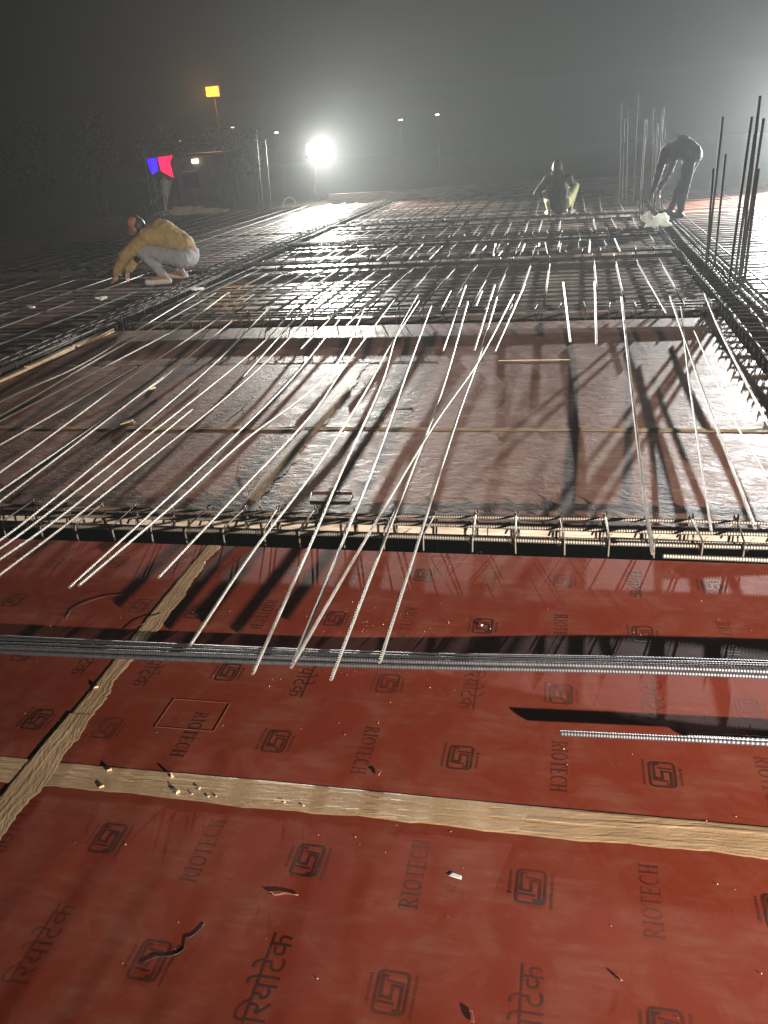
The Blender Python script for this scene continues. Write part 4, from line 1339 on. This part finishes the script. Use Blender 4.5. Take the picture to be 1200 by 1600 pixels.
Mw = emit('distant_lamp_glass', (1.0, 0.98, 0.9), 14.0)
Mw2 = emit('dim_distant_lamp_glass', (1.0, 0.95, 0.85), 1.5)
for (x, y, z, lab) in ((-29.2, 90, 2.35, 'tiny far white lamp just left of the floodlight'), (-39.8, 90, 2.23, 'tiny far white lamp above the red panel'),
                       (-33.8, 90, 3.12, 'tiny far white lamp below right of the amber lamp'), (-20.1, 110, 2.95, 'tiny far white lamp right of the floodlight, left of a pair'),
                       (-15.7, 110, 3.22, 'tiny far white lamp right of the floodlight, right of a pair')):
    r_ = empty('street_lamp', (x, y, -3.4)); tag(r_, lab, 'street lamp')
    m = MB(); m.tube([(0, 0, 0), (0, 0, z+3.35)], 0.06, 6); m.tube([(0, 0, z+3.3), (0.35, -0.3, z+3.5)], 0.04, 5); m.build('pole', M['black_metal'], r_)
    hw_ = 0.13 if y < 100 else 0.2
    m = MB(); m.box(-hw_, hw_, -0.45, -0.2, z+3.40, z+3.50); m.build('lamp_head', Mw if y > 100 or x > -30 else Mw2, r_)

# trees standing dark beyond the site
M['leaf'] = simple('dark_leaves', (0.035, 0.042, 0.024), 0.9, 0, 0.4, 3)
M['leaf'].node_tree.nodes['Principled BSDF'].inputs['Specular IOR Level'].default_value = 0.1
M['bark'] = simple('dark_bark', (0.05, 0.04, 0.03), 0.9, 0, 0.3, 5)
rt = random.Random(2)


def tree_meshes(h, w, seed):
    r = random.Random(seed)
    tr_ = MB(); tr_.tube([(0, 0, 0), (r.uniform(-.1, .1), 0, h*.35), (r.uniform(-.2, .2), 0, h*.6), (0, 0, h*.9)], [.22, .17, .11, .03], 7)
    cl = []
    for q in range(13):
        zz = h*r.uniform(.38, .96); rad = w*(1.0-abs(zz/h-.58)*1.3)*r.uniform(.3, .9)
        a = r.uniform(0, 6.28)
        c = Vector((rad*math.cos(a), rad*math.sin(a), zz)); cl.append((c, r.uniform(.5, 1.0)*w*.42))
        tr_.tube([(0, 0, zz*.75), tuple(c)], [.06, .02], 5)
    cr = MB()
    for c, rad in cl:
        for q in range(85):
            d = Vector((r.gauss(0, 1), r.gauss(0, 1), r.gauss(0, .8))).normalized()*rad*r.uniform(.3, 1.0)
            p = c + d; s = r.uniform(.09, .22)
            u = Vector((r.gauss(0, 1), r.gauss(0, 1), r.gauss(0, 1))).normalized(); v_ = u.orthogonal().normalized()
            cr.poly([p-u*s, p+v_*s*.5, p+u*s, p-v_*s*.5])
    return tr_.mesh('trunk'), cr.mesh('crown')


tm = [tree_meshes(h, w, s) for h, w, s in ((8.0, 2.2, 1), (7.2, 1.7, 2), (6.4, 2.4, 3))]
TREES = [(-44, 70, 0, 1.0), (-40.5, 72, 1, 1.08), (-37.9, 69, 0, 1.03), (-35, 73, 2, 1.0), (-32.8, 70, 1, 1.05), (-31.2, 68, 1, 1.06), (-28.7, 71, 2, 1.02), (-27.4, 69, 1, 1.0), (-25.6, 72, 1, .95), (-49, 74, 2, 1.15), (-54, 71, 0, 1.1)]
for i, (x, y, k, s) in enumerate(sorted(TREES, key=lambda q: q[0]/q[1])):
    t = empty('tree', (x, y, -3.4)); t.rotation_euler.z = i*1.7; t.scale = (s, s, s)
    tag(t, ORD[i] + ' from left of the dark trees in the haze beyond the deck', 'tree', 'trees in the dark at left')
    link('trunk', tm[k][0], M['bark'], t); link('crown', tm[k][1], M['leaf'], t)

# ------------------------------------------------------------------ night haze
hz, nt, nd, lk, bs = newmat('night_haze')
nd.remove(bs)
vol = nd.new('ShaderNodeVolumePrincipled')
vol.inputs['Color'].default_value = (0.91, 0.95, 0.955, 1)
vol.inputs['Density'].default_value = HAZE_DENSITY
vol.inputs['Anisotropy'].default_value = 0.48
lk.new(vol.outputs['Volume'], nd['Material Output'].inputs['Volume'])
m = MB(); m.box(-155, 155, -45, 225, -4.6, 11.0)
o = m.build('haze', hz); tag(o, kind='stuff')
o['label'] = 'thin night haze over the whole site'
